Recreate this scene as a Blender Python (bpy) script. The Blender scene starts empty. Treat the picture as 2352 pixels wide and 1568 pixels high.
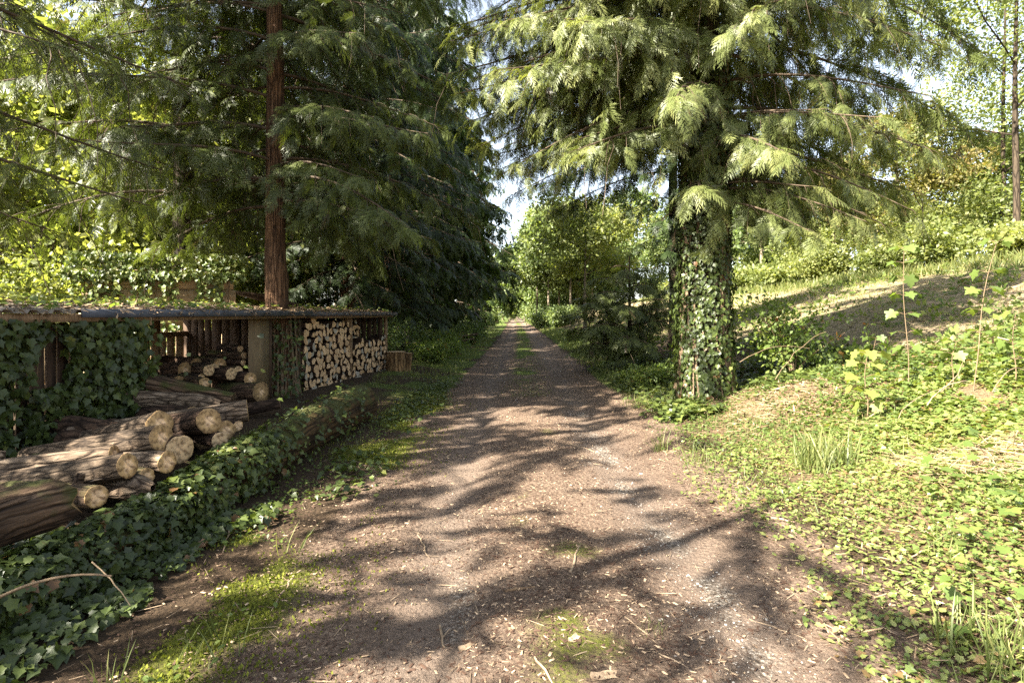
import bpy, math, random
import numpy as np
from mathutils import Vector, Matrix
R = math.radians
SC = bpy.context.scene
COL = SC.collection
# ---------------------------------------------------------------- camera, sky, sun, exposure
CAM_H = 1.65
cam = bpy.data.objects.new('camera', bpy.data.cameras.new('camera'))
COL.objects.link(cam); SC.camera = cam
cam.location = (0, 0, CAM_H); cam.rotation_euler = (R(90), 0, 0)
cam.data.lens = 20.0; cam.data.sensor_width = 36.0
cam.data.shift_y = -28 / 1024
cam.data.clip_start = 0.05; cam.data.clip_end = 2000
SUN = Vector((-0.84, -0.54, 0)).normalized()      # horizontal direction towards the sun
ELEV = 41.0
w = bpy.data.worlds.new('World'); SC.world = w; w.use_nodes = True
nt = w.node_tree; nt.nodes.clear()
sky = nt.nodes.new('ShaderNodeTexSky'); sky.sky_type = 'NISHITA'; sky.sun_disc = False
sky.sun_elevation = R(ELEV); sky.sun_rotation = math.atan2(SUN.x, SUN.y)
sky.air_density = 1.0; sky.dust_density = 1.6; sky.ozone_density = 1.0
bg = nt.nodes.new('ShaderNodeBackground'); bg.inputs[1].default_value = 0.064
wo = nt.nodes.new('ShaderNodeOutputWorld')
hs = nt.nodes.new('ShaderNodeHueSaturation'); hs.inputs['Saturation'].default_value = 0.58
nt.links.new(sky.outputs[0], hs.inputs['Color']); nt.links.new(hs.outputs[0], bg.inputs[0]); nt.links.new(bg.outputs[0], wo.inputs[0])
sl = bpy.data.lights.new('sun', 'SUN'); sl.energy = 5.0; sl.angle = R(0.53); sl.color = (1.0, 0.93, 0.82)
so = bpy.data.objects.new('sun', sl); COL.objects.link(so)
sd = Vector((SUN.x * math.cos(R(ELEV)), SUN.y * math.cos(R(ELEV)), math.sin(R(ELEV))))
so.rotation_euler = sd.to_track_quat('Z', 'Y').to_euler(); so.location = (-20, -12, 30)
SC.view_settings.view_transform = 'Standard'; SC.view_settings.look = 'None'
SC.view_settings.exposure = 2.95; SC.view_settings.gamma = 1.0
SC.cycles.use_denoising = False; SC.cycles.use_adaptive_sampling = False
SC.cycles.max_bounces = 7; SC.cycles.diffuse_bounces = 4; SC.cycles.transmission_bounces = 4; SC.cycles.glossy_bounces = 2
SC.cycles.sample_clamp_indirect = 3.0

# ---------------------------------------------------------------- helpers
RNG = np.random.default_rng(7)

def norm(a):
    return a / np.maximum(np.linalg.norm(a, axis=-1, keepdims=True), 1e-9)

def _hash(i, j, s):
    n = (i * 374761393 + j * 668265263 + s * 974634777) & 0xFFFFFFFF
    n = ((n ^ (n >> 13)) * 1274126177) & 0xFFFFFFFF
    return ((n ^ (n >> 16)) & 0xFFFF) / 65535.0

def vnoise(x, y, s=0):
    x = np.asarray(x, float); y = np.asarray(y, float)
    i = np.floor(x).astype(np.int64); j = np.floor(y).astype(np.int64)
    f = x - i; g = y - j; f = f * f * (3 - 2 * f); g = g * g * (3 - 2 * g)
    a = _hash(i, j, s); b = _hash(i + 1, j, s); c = _hash(i, j + 1, s); d = _hash(i + 1, j + 1, s)
    return (a * (1 - f) + b * f) * (1 - g) + (c * (1 - f) + d * f) * g

def fbm(x, y, s=0, o=4):
    t = 0; a = 0.5
    for k in range(o):
        t = t + a * vnoise(np.asarray(x) * 2**k, np.asarray(y) * 2**k, s + k * 17); a *= 0.5
    return t / (1 - 0.5**o)

def sstep(a, b, x):
    t = np.clip((np.asarray(x, float) - a) / (b - a), 0, 1); return t * t * (3 - 2 * t)

class Geo:
    """collects triangles and quads with a material index and a per-point tint, links them as ONE mesh object"""
    def __init__(s): s.V = []; s.F3 = []; s.F4 = []; s.M3 = []; s.M4 = []; s.T = []; s.n = 0
    def add(s, V, F, mat=0, tint=0.5):
        V = np.asarray(V, float).reshape(-1, 3); F = np.asarray(F, np.int64)
        t = np.broadcast_to(np.asarray(tint, float), (len(V),)) if np.ndim(tint) < 1 or len(np.atleast_1d(tint)) == len(V) else np.full(len(V), 0.5)
        s.V.append(V); s.T.append(t)
        (s.F3 if F.shape[1] == 3 else s.F4).append(F + s.n)
        (s.M3 if F.shape[1] == 3 else s.M4).append(np.full(len(F), mat, np.int32))
        s.n += len(V)
    def build(s, name, mats, parent=None, smooth=False, loc=None):
        V = np.concatenate(s.V) if s.V else np.zeros((0, 3))
        if loc is not None: V = V - np.asarray(loc, float)
        F3 = np.concatenate(s.F3) if s.F3 else np.zeros((0, 3), np.int64)
        F4 = np.concatenate(s.F4) if s.F4 else np.zeros((0, 4), np.int64)
        me = bpy.data.meshes.new(name)
        me.vertices.add(len(V)); me.vertices.foreach_set('co', V.astype(np.float32).ravel())
        li = np.concatenate([F3.ravel(), F4.ravel()]).astype(np.int32)
        me.loops.add(len(li)); me.loops.foreach_set('vertex_index', li)
        n3, n4 = len(F3), len(F4)
        st = np.concatenate([np.arange(n3) * 3, n3 * 3 + np.arange(n4) * 4]).astype(np.int32)
        me.polygons.add(n3 + n4); me.polygons.foreach_set('loop_start', st)
        mi = np.concatenate(s.M3 + s.M4).astype(np.int32) if (s.M3 or s.M4) else np.zeros(0, np.int32)
        me.polygons.foreach_set('material_index', mi)
        if smooth: me.polygons.foreach_set('use_smooth', np.ones(n3 + n4, bool))
        at = me.attributes.new('tint', 'FLOAT', 'POINT'); at.data.foreach_set('value', np.concatenate(s.T).astype(np.float32))
        me.update(calc_edges=True)
        for m in (mats if isinstance(mats, (list, tuple)) else [mats]): me.materials.append(m)
        o = bpy.data.objects.new(name, me); COL.objects.link(o)
        if loc is not None: o.location = loc
        if parent is not None: put(o, parent)
        return o

def put(o, parent):
    """make o a part of parent without moving it"""
    o.parent = parent
    o.matrix_parent_inverse = Matrix.LocRotScale(parent.location, parent.rotation_euler, parent.scale).inverted()

def tag(o, label=None, cat=None, group=None, kind=None):
    if label: o['label'] = label
    if cat: o['category'] = cat
    if group: o['group'] = group
    if kind: o['kind'] = kind
    return o

def empty(name, loc, label, cat, group=None):
    o = bpy.data.objects.new(name, None); COL.objects.link(o); o.location = loc; o.empty_display_size = 0.2
    return tag(o, label, cat, group)

def frames(d, up, roll=0.0):
    """rotation matrices (n,3,3) whose columns are axis d, side, normal"""
    d = norm(d); side = norm(np.cross(up, d)); nrm = np.cross(d, side)
    if np.ndim(roll) or roll:
        c = np.cos(roll)[:, None]; s_ = np.sin(roll)[:, None]
        side, nrm = side * c + nrm * s_, nrm * c - side * s_
    return np.stack([d, side, nrm], axis=-1)

def inst(geo, T, pos, Rm, sc, tint, mat=0, bend=None, twist=None):
    """copies of a template (V, F, t) merged into geo"""
    V, F, tt = T
    k, n = len(pos), len(V)
    if k == 0: return
    P = np.broadcast_to(V[None], (k, n, 3)).copy()
    if bend is not None: P[:, :, 2] -= bend[:, None] * P[:, :, 0] ** 2
    if np.ndim(sc) == 1: P *= sc[:, None, None]
    else: P *= sc[:, None, :] if np.ndim(sc) == 2 else sc
    P = np.einsum('kij,knj->kni', Rm, P) + pos[:, None, :]
    FF = F[None] + (np.arange(k) * n)[:, None, None]
    ti = np.clip(tint[:, None] + tt[None], 0, 1)
    geo.add(P.reshape(-1, 3), FF.reshape(-1, F.shape[1]), mat, ti.ravel())

def tube(geo, pts, rad, k=6, mat=0, tint=0.5, cap=True, wob=0.0, seed=0):
    pts = np.asarray(pts, float); n = len(pts); rad = np.broadcast_to(np.asarray(rad, float), (n,))
    d = norm(np.gradient(pts, axis=0))
    ref = np.array([0, 0, 1.0]) if abs(d[:, 2]).mean() < 0.8 else np.array([1.0, 0, 0])
    a = norm(np.cross(ref, d)); b = np.cross(d, a)
    th = np.arange(k) * 2 * np.pi / k
    rr = np.broadcast_to(rad[:, None], (n, k)).copy()
    if wob:
        rr *= 1 + wob * (vnoise(np.cos(th)[None, :] * 1.7 + 9 + seed, np.sin(th)[None, :] * 1.7 + np.arange(n)[:, None] * 0.45, seed) - 0.5) * 2
    P = pts[:, None] + rr[..., None] * (np.cos(th)[None, :, None] * a[:, None] + np.sin(th)[None, :, None] * b[:, None])
    i = np.arange(n - 1)[:, None] * k; j = np.arange(k)[None]; j2 = (j + 1) % k
    F = np.stack([i + j, i + j2, i + k + j2, i + k + j], -1).reshape(-1, 4)
    geo.add(P.reshape(-1, 3), F, mat, tint)
    if cap:
        for e, ring in ((0, P[0]), (1, P[-1])):
            V = np.vstack([ring, pts[-e]]); jj = np.arange(k)
            f = np.stack([jj, (jj + 1) % k, np.full(k, k)], -1)
            geo.add(V, f if e else f[:, ::-1], mat, tint)

def tubes(geo, PTS, RAD, k=3, mat=0, tint=0.5):
    """many thin tubes at once: PTS (m,n,3), RAD (m,n)"""
    PTS = np.asarray(PTS, float); m, n, _ = PTS.shape
    if m == 0: return
    d = norm(np.gradient(PTS, axis=1)); ref = np.array([0.31, 0.17, 0.93])
    a = norm(np.cross(ref, d)); b = np.cross(d, a)
    th = np.arange(k) * 2 * np.pi / k
    P = PTS[:, :, None] + RAD[:, :, None, None] * (np.cos(th)[:, None] * a[:, :, None] + np.sin(th)[:, None] * b[:, :, None])
    base = (np.arange(m) * n * k)[:, None, None]
    i = np.arange(n - 1)[None, :, None] * k; j = np.arange(k)[None, None]; j2 = (j + 1) % k
    F = np.stack([base + i + j, base + i + j2, base + i + k + j2, base + i + k + j], -1).reshape(-1, 4)
    geo.add(P.reshape(-1, 3), F, mat, tint)

def box(geo, c, s, mat=0, tint=0.5, rz=0.0, tilt=None, jit=0.0):
    h = np.array(s) / 2
    V = np.array([[x, y, z] for x in (-1, 1) for y in (-1, 1) for z in (-1, 1)], float) * h
    if jit: V += RNG.normal(0, jit, V.shape)
    if tilt is not None: V = V @ np.array(Matrix.Rotation(tilt[0], 3, 'X') @ Matrix.Rotation(tilt[1], 3, 'Y')).T
    V = V @ np.array(Matrix.Rotation(rz, 3, 'Z')).T + np.array(c)
    geo.add(V, [[0, 1, 3, 2], [4, 6, 7, 5], [0, 4, 5, 1], [2, 3, 7, 6], [0, 2, 6, 4], [1, 5, 7, 3]], mat, tint)

def W(u, v, y):
    """point at depth y metres in front of the camera under the photo's (2352 px wide view) pixel u, v"""
    return np.array([(u * 0.43537 - 512) / 568.9 * y, y, CAM_H - (v * 0.43537 - 313) / 568.9 * y])

# ---------------------------------------------------------------- materials
def nodes(m):
    m.use_nodes = True; t = m.node_tree; t.nodes.clear()
    out = t.nodes.new('ShaderNodeOutputMaterial')
    def N(ty, **kw):
        n = t.nodes.new(ty)
        for k_, v_ in kw.items():
            if k_.startswith('i_'):
                key = k_[2:]; key = int(key) if key.isdigit() else key.replace('_', ' ')
                n.inputs[key].default_value = v_
            else: setattr(n, k_, v_)
        return n
    return t, out, N, t.links.new

def ramp(N, stops):
    r = N('ShaderNodeValToRGB'); e = r.color_ramp.elements
    while len(e) < len(stops): e.new(0.5)
    for k_, (p, c) in enumerate(stops):
        e[k_].position = p; e[k_].color = (*c, 1) if len(c) == 3 else c
    return r

def leaf_mat(name, stops, transl=0.35, rough=0.45, spec=0.4, tcol=(1.0, 1.02, 0.42), nscale=0):
    m = bpy.data.materials.new(name); t, out, N, L = nodes(m)
    a = N('ShaderNodeAttribute', attribute_name='tint'); r = ramp(N, stops); L(a.outputs['Fac'], r.inputs[0])
    p = N('ShaderNodeBsdfPrincipled', i_Roughness=rough); p.inputs['Specular IOR Level'].default_value = spec
    L(r.outputs[0], p.inputs['Base Color'])
    tr = N('ShaderNodeBsdfTranslucent'); mx = N('ShaderNodeMix', data_type='RGBA', blend_type='MULTIPLY')
    mx.inputs[0].default_value = 1.0; mx.inputs[7].default_value = (*[c * 1.9 for c in tcol], 1)
    L(r.outputs[0], mx.inputs[6]); L(mx.outputs[2], tr.inputs[0])
    ms = N('ShaderNodeMixShader'); ms.inputs[0].default_value = transl
    L(p.outputs[0], ms.inputs[1]); L(tr.outputs[0], ms.inputs[2]); L(ms.outputs[0], out.inputs[0])
    return m

def bark_mat(name, c0, c1, c2=None, along='Z', freq=9.0, stretch=0.12, bump=0.5, moss=0.0, rough=0.9, cracks=0.85):
    """fibrous or furrowed bark, in object coordinates, furrows running along the given axis"""
    m = bpy.data.materials.new(name); t, out, N, L = nodes(m)
    tc = N('ShaderNodeTexCoord'); mp = N('ShaderNodeMapping'); L(tc.outputs['Object'], mp.inputs[0])
    s = [freq * 3] * 3; s['XYZ'.index(along)] = freq * 3 * stretch; mp.inputs['Scale'].default_value = s
    n1 = N('ShaderNodeTexNoise', i_Scale=1.0, i_Detail=6.0, i_Roughness=0.65); n1.inputs['Distortion'].default_value = 0.6
    L(mp.outputs[0], n1.inputs[0])
    n2 = N('ShaderNodeTexNoise', i_Scale=2.6, i_Detail=4.0); L(tc.outputs['Object'], n2.inputs[0])
    r = ramp(N, [(0.3, c0), (0.55, c1), (0.75, c2 or c1)]); L(n1.outputs[0], r.inputs[0])
    at = N('ShaderNodeAttribute', attribute_name='tint')
    mul = N('ShaderNodeMix', data_type='RGBA', blend_type='MULTIPLY'); mul.inputs[0].default_value = 1.0
    r2 = ramp(N, [(0.3, (0.62, 0.62, 0.62)), (0.7, (1.2, 1.16, 1.12))]); L(n2.outputs[0], r2.inputs[0])
    L(r.outputs[0], mul.inputs[6]); L(r2.outputs[0], mul.inputs[7])
    vo = N('ShaderNodeTexVoronoi', feature='DISTANCE_TO_EDGE', i_Scale=0.55); wp = N('ShaderNodeVectorMath', operation='MULTIPLY_ADD')
    L(n2.outputs['Color'], wp.inputs[0]); wp.inputs[1].default_value = (2.2, 2.2, 2.2); L(mp.outputs[0], wp.inputs[2]); L(wp.outputs[0], vo.inputs['Vector'])
    ck = ramp(N, [(0.0, (0.12, 0.10, 0.09)), (0.07, (0.6, 0.58, 0.56)), (0.16, (1.05, 1.05, 1.05))]); L(vo.outputs['Distance'], ck.inputs[0])
    m2 = N('ShaderNodeMix', data_type='RGBA', blend_type='MULTIPLY'); m2.inputs[0].default_value = cracks; L(mul.outputs[2], m2.inputs[6]); L(ck.outputs[0], m2.inputs[7])
    col = m2.outputs[2]
    if moss:
        n3 = N('ShaderNodeTexNoise', i_Scale=4.0, i_Detail=5.0); L(tc.outputs['Object'], n3.inputs[0])
        g = N('ShaderNodeNewGeometry'); sp = N('ShaderNodeSeparateXYZ'); L(g.outputs['Normal'], sp.inputs[0])
        ad = N('ShaderNodeMath', operation='MULTIPLY_ADD'); L(sp.outputs[2], ad.inputs[0]); ad.inputs[1].default_value = 0.22; L(n3.outputs[0], ad.inputs[2])
        mr = ramp(N, [(0.62 - moss * 0.25, (0, 0, 0)), (0.75 - moss * 0.2, (1, 1, 1))]); L(ad.outputs[0], mr.inputs[0])
        mx = N('ShaderNodeMix', data_type='RGBA'); L(mr.outputs[0], mx.inputs[0]); L(col, mx.inputs[6]); mx.inputs[7].default_value = (0.05, 0.052, 0.014, 1)
        col = mx.outputs[2]
    p = N('ShaderNodeBsdfPrincipled', i_Roughness=rough); p.inputs['Specular IOR Level'].default_value = 0.2
    L(col, p.inputs['Base Color'])
    hh = N('ShaderNodeMath', operation='MULTIPLY_ADD'); L(ck.outputs[0], hh.inputs[0]); hh.inputs[1].default_value = 0.6 * cracks; L(n1.outputs[0], hh.inputs[2])
    b = N('ShaderNodeBump', i_Strength=bump, i_Distance=0.03); L(hh.outputs[0], b.inputs['Height']); L(b.outputs[0], p.inputs['Normal'])
    L(p.outputs[0], out.inputs[0])
    return m

def cut_mat(name, rim, mid, heart, axis='X', scale=1.0):
    """sawn end of a log: rings, radial cracks, a paler irregular heart; the log runs along axis in object space"""
    m = bpy.data.materials.new(name); t, out, N, L = nodes(m)
    tc = N('ShaderNodeTexCoord'); mp = N('ShaderNodeMapping'); L(tc.outputs['Object'], mp.inputs[0])
    s = [1, 1, 1]; s['XYZ'.index(axis)] = 0; mp.inputs['Scale'].default_value = s
    ln = N('ShaderNodeVectorMath', operation='LENGTH'); L(mp.outputs[0], ln.inputs[0])
    nz = N('ShaderNodeTexNoise', i_Scale=14.0, i_Detail=3.0); L(tc.outputs['Object'], nz.inputs[0])
    ad = N('ShaderNodeMath', operation='MULTIPLY_ADD'); L(nz.outputs[0], ad.inputs[0]); ad.inputs[1].default_value = 0.09 * scale; L(ln.outputs['Value'], ad.inputs[2])
    r = ramp(N, [(0.05, heart), (0.085, heart), (0.1, mid), (0.17, rim)])
    dv = N('ShaderNodeMath', operation='DIVIDE'); L(ad.outputs[0], dv.inputs[0]); dv.inputs[1].default_value = scale
    L(dv.outputs[0], r.inputs[0])
    wv = N('ShaderNodeMath', operation='SINE'); mm = N('ShaderNodeMath', operation='MULTIPLY'); L(ad.outputs[0], mm.inputs[0]); mm.inputs[1].default_value = 900
    L(mm.outputs[0], wv.inputs[0])
    n4 = N('ShaderNodeTexNoise', i_Scale=30.0, i_Detail=6.0); L(tc.outputs['Object'], n4.inputs[0])
    sm = N('ShaderNodeMath', operation='MULTIPLY_ADD'); L(wv.outputs[0], sm.inputs[0]); sm.inputs[1].default_value = 0.06; L(n4.outputs[0], sm.inputs[2])
    r2 = ramp(N, [(0.34, (0.30, 0.27, 0.24)), (0.52, (0.95, 0.95, 0.95)), (0.7, (1.2, 1.18, 1.12))]); L(sm.outputs[0], r2.inputs[0])
    at = N('ShaderNodeAttribute', attribute_name='tint')
    mul = N('ShaderNodeMix', data_type='RGBA', blend_type='MULTIPLY'); mul.inputs[0].default_value = 1.0
    L(r.outputs[0], mul.inputs[6]); L(r2.outputs[0], mul.inputs[7])
    p = N('ShaderNodeBsdfPrincipled', i_Roughness=0.85); p.inputs['Specular IOR Level'].default_value = 0.2
    L(mul.outputs[2], p.inputs['Base Color'])
    b = N('ShaderNodeBump', i_Strength=0.4, i_Distance=0.01); L(n4.outputs[0], b.inputs['Height']); L(b.outputs[0], p.inputs['Normal'])
    L(p.outputs[0], out.inputs[0]); return m

def plain_mat(name, c, c2=None, scale=8.0, rough=0.8, metal=0.0, bump=0.2, stretch=(1, 1, 1), tintmix=False):
    m = bpy.data.materials.new(name); t, out, N, L = nodes(m)
    tc = N('ShaderNodeTexCoord'); mp = N('ShaderNodeMapping'); L(tc.outputs['Object'], mp.inputs[0]); mp.inputs['Scale'].default_value = stretch
    n1 = N('ShaderNodeTexNoise', i_Scale=scale, i_Detail=5.0, i_Roughness=0.6); L(mp.outputs[0], n1.inputs[0])
    r = ramp(N, [(0.32, c), (0.68, c2 or c)])
    if tintmix:
        at = N('ShaderNodeAttribute', attribute_name='tint')
        ad = N('ShaderNodeMath', operation='MULTIPLY_ADD'); L(at.outputs['Fac'], ad.inputs[0]); ad.inputs[1].default_value = 0.7; 
        m2 = N('ShaderNodeMath', operation='MULTIPLY_ADD'); L(n1.outputs[0], m2.inputs[0]); m2.inputs[1].default_value = 0.6; m2.inputs[2].default_value = -0.15
        L(m2.outputs[0], ad.inputs[2]); L(ad.outputs[0], r.inputs[0])
    else: L(n1.outputs[0], r.inputs[0])
    p = N('ShaderNodeBsdfPrincipled', i_Roughness=rough, i_Metallic=metal); p.inputs['Specular IOR Level'].default_value = 0.3
    L(r.outputs[0], p.inputs['Base Color'])
    b = N('ShaderNodeBump', i_Strength=bump, i_Distance=0.02); L(n1.outputs[0], b.inputs['Height']); L(b.outputs[0], p.inputs['Normal'])
    L(p.outputs[0], out.inputs[0]); return m

M = {}
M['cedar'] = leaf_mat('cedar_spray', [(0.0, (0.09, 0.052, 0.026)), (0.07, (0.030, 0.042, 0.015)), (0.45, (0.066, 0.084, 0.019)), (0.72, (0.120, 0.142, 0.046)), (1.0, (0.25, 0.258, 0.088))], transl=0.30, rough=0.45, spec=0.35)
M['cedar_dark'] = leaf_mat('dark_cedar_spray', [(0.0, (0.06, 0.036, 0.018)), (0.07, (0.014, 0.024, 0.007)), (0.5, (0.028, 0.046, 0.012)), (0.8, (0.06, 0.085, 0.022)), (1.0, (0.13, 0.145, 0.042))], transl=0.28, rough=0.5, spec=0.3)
M['broad'] = leaf_mat('broad_leaf', [(0.0, (0.062, 0.082, 0.022)), (0.5, (0.130, 0.158, 0.048)), (1.0, (0.25, 0.255, 0.09))], transl=0.45, rough=0.5)
M['broad_green'] = leaf_mat('green_leaf', [(0.0, (0.048, 0.074, 0.024)), (0.5, (0.100, 0.138, 0.048)), (1.0, (0.18, 0.205, 0.075))], transl=0.4, rough=0.5)
M['bronze'] = leaf_mat('bronze_leaf', [(0.0, (0.085, 0.08, 0.02)), (0.5, (0.15, 0.14, 0.04)), (1.0, (0.23, 0.17, 0.075))], transl=0.4, rough=0.5)
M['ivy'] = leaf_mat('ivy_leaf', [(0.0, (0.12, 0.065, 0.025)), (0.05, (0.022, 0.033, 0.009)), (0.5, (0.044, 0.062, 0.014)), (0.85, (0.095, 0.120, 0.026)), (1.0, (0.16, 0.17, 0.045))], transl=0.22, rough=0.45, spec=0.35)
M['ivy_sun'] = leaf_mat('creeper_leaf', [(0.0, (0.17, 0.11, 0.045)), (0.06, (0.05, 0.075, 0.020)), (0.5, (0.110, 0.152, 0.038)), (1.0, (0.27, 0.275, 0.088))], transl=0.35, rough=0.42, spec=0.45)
M['maple'] = leaf_mat('maple_leaf', [(0.0, (0.18, 0.07, 0.02)), (0.08, (0.06, 0.095, 0.02)), (0.5, (0.10, 0.14, 0.032)), (1.0, (0.20, 0.22, 0.055))], transl=0.42, rough=0.5)
M['grass'] = leaf_mat('grass_blade', [(0.0, (0.20, 0.15, 0.06)), (0.15, (0.065, 0.085, 0.022)), (0.6, (0.115, 0.14, 0.042)), (1.0, (0.25, 0.24, 0.095))], transl=0.4, rough=0.5)
M['cedar_bark'] = bark_mat('cedar_bark', (0.024, 0.013, 0.007), (0.155, 0.088, 0.048), (0.32, 0.21, 0.13), freq=13, stretch=0.035, bump=0.9)
M['twig'] = plain_mat('twig', (0.09, 0.06, 0.035), (0.2, 0.14, 0.08), scale=20)
M['limb'] = plain_mat('cedar_limb', (0.035, 0.024, 0.015), (0.10, 0.07, 0.042), scale=14)
M['pale_bark'] = bark_mat('pale_bark', (0.10, 0.08, 0.055), (0.24, 0.20, 0.14), (0.36, 0.31, 0.24), freq=4, stretch=0.3, bump=0.4)
M['dark_bark'] = bark_mat('dark_bark', (0.025, 0.02, 0.013), (0.06, 0.045, 0.03), freq=6, stretch=0.15, bump=0.6)
M['log_grey'] = bark_mat('grey_log_bark', (0.020, 0.014, 0.009), (0.115, 0.084, 0.056), (0.28, 0.21, 0.145), along='X', freq=11, stretch=0.22, bump=1.0)
M['log_pale'] = bark_mat('pale_log_bark', (0.045, 0.03, 0.02), (0.21, 0.155, 0.105), (0.42, 0.33, 0.23), along='X', freq=10, stretch=0.2, bump=1.0)
M['log_brown'] = bark_mat('brown_log_bark', (0.022, 0.014, 0.008), (0.11, 0.070, 0.042), (0.24, 0.165, 0.10), along='X', freq=10, stretch=0.08, bump=1.0, moss=0.08)
M['log_dark'] = bark_mat('dark_log_bark', (0.025, 0.016, 0.01), (0.07, 0.042, 0.026), (0.13, 0.08, 0.05), along='X', freq=7, stretch=0.2, bump=1.0)
M['log_mossy'] = bark_mat('mossy_log', (0.025, 0.015, 0.007), (0.085, 0.052, 0.021), (0.15, 0.095, 0.04), along='Y', freq=9, stretch=0.06, bump=1.0, moss=0.30)
M['cut'] = cut_mat('sawn_end', (0.22, 0.14, 0.065), (0.43, 0.285, 0.135), (0.66, 0.45, 0.26))
M['cut_pale'] = cut_mat('pale_sawn_end', (0.43, 0.30, 0.16), (0.48, 0.34, 0.19), (0.52, 0.36, 0.20))
M['wedge'] = plain_mat('split_wood_face', (0.46, 0.30, 0.16), (0.62, 0.43, 0.25), scale=14, rough=0.85, bump=0.4, stretch=(0.3, 1, 1), tintmix=True)
M['wedge_grey'] = plain_mat('weathered_wood_face', (0.24, 0.22, 0.18), (0.38, 0.34, 0.27), scale=14, rough=0.85, bump=0.4, tintmix=True)
M['plank'] = plain_mat('weathered_plank', (0.12, 0.075, 0.04), (0.27, 0.18, 0.10), scale=9, rough=0.85, bump=0.5, stretch=(6, 6, 0.5))
M['plank_h'] = plain_mat('wall_plank', (0.20, 0.14, 0.075), (0.36, 0.26, 0.15), scale=6, rough=0.85, bump=0.4, stretch=(0.6, 0.6, 7))
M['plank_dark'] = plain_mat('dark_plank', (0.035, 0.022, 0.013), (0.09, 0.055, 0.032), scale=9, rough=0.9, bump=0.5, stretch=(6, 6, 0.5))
M['panel'] = plain_mat('board_panel', (0.12, 0.085, 0.045), (0.20, 0.145, 0.078), scale=4, rough=0.75, bump=0.15, stretch=(2, 2, 0.6))
M['metal'] = plain_mat('slate_grey_metal', (0.045, 0.052, 0.064), (0.085, 0.092, 0.108), scale=5, rough=0.75, metal=0.0, bump=0.03)
M['rust'] = plain_mat('galvanised_sheet', (0.16, 0.13, 0.10), (0.24, 0.21, 0.17), scale=12, rough=0.7, bump=0.1)
M['litter'] = plain_mat('dry_litter', (0.10, 0.06, 0.03), (0.34, 0.24, 0.14), scale=20, rough=0.9, tintmix=True)
M['chip'] = plain_mat('wood_chip', (0.055, 0.030, 0.018), (0.48, 0.35, 0.22), scale=30, rough=0.85, tintmix=True)
M['stick'] = plain_mat('dry_stick', (0.10, 0.07, 0.042), (0.30, 0.22, 0.14), scale=15, rough=0.85, tintmix=True)
M['stone'] = plain_mat('pale_gravel', (0.15, 0.13, 0.105), (0.38, 0.34, 0.285), scale=20, rough=0.85, tintmix=True)
M['moss'] = leaf_mat('moss', [(0.0, (0.06, 0.06, 0.012)), (0.5, (0.10, 0.115, 0.016)), (1.0, (0.18, 0.19, 0.03))], transl=0.25, rough=0.8, spec=0.1)
# ---------------------------------------------------------------- terrain
def cx(y): return 1.0 * (1 - np.exp(-np.maximum(np.asarray(y, float), -3) / 30.0)) + 0.1 * np.exp(-((np.asarray(y, float) - 3) / 6) ** 2) + 0.2 * np.exp(-((np.asarray(y, float) - 2.5) / 2.2) ** 2)
def softp(t): return np.log1p(np.exp(np.clip(t, -30, 30)))

def H(x, y):
    x = np.asarray(x, float); y = np.asarray(y, float)
    c = cx(y); d = x - c
    xs = x + 0.5 * (vnoise(x * 0 + 3, y * 0.12, 5) - 0.5)
    z = 0.29 * 0.8 * (softp((xs - 3.0) / 0.8) - softp((xs - 15.0) / 1.5) * 1.5 / 0.8 * 0.72)
    z = z - 0.03 * np.exp(-((d + 0.82) / 0.22) ** 2) - 0.035 * np.exp(-((d - 0.82) / 0.22) ** 2) + 0.02 * np.exp(-(d / 0.5) ** 2)
    z = z + 0.14 * sstep(-1.9, -3.2, x) * sstep(0, 1.5, y + 1)
    off = sstep(1.6, 3.0, np.abs(d))
    z = z + off * (0.16 * (fbm(x * 0.45, y * 0.45, 3, 3) - 0.5) + 0.05 * (fbm(x * 2.2, y * 2.2, 4, 2) - 0.5))
    z = z + 0.035 * (fbm(x * 3, y * 3, 8, 3) - 0.5)
    z = z + 0.06 * sstep(-2.45, -3.1, x) * sstep(7.6, 5.5, y) * sstep(0.6, 1.6, y)
    # bare hump of litter beside the ivy-clad tree
    z = z + 0.22 * np.exp(-((x - 4.05) / 0.8) ** 2 - ((y - 8.1) / 0.9) ** 2)
    # far right rise at the mulch heap beyond the young cedar, far ground sinks
    z = z + 0.5 * np.exp(-((x - 9) / 4) ** 2 - ((y - 62) / 9) ** 2)
    return z

def rnd(*a): return RNG.uniform(*a)

xs = np.unique(np.concatenate([np.arange(-4, 6, 0.07), np.arange(-10, -4, 0.25), np.arange(6, 24, 0.25), -10 - np.geomspace(0.3, 340, 34), 24 + np.geomspace(0.4, 340, 34)]))
ys = np.unique(np.concatenate([np.arange(-4, 1.2, 0.4), np.arange(1.2, 10, 0.07), np.arange(10, 22, 0.16), 22 + np.geomspace(0.2, 480, 80), -4 - np.geomspace(0.5, 60, 12)]))

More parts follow.
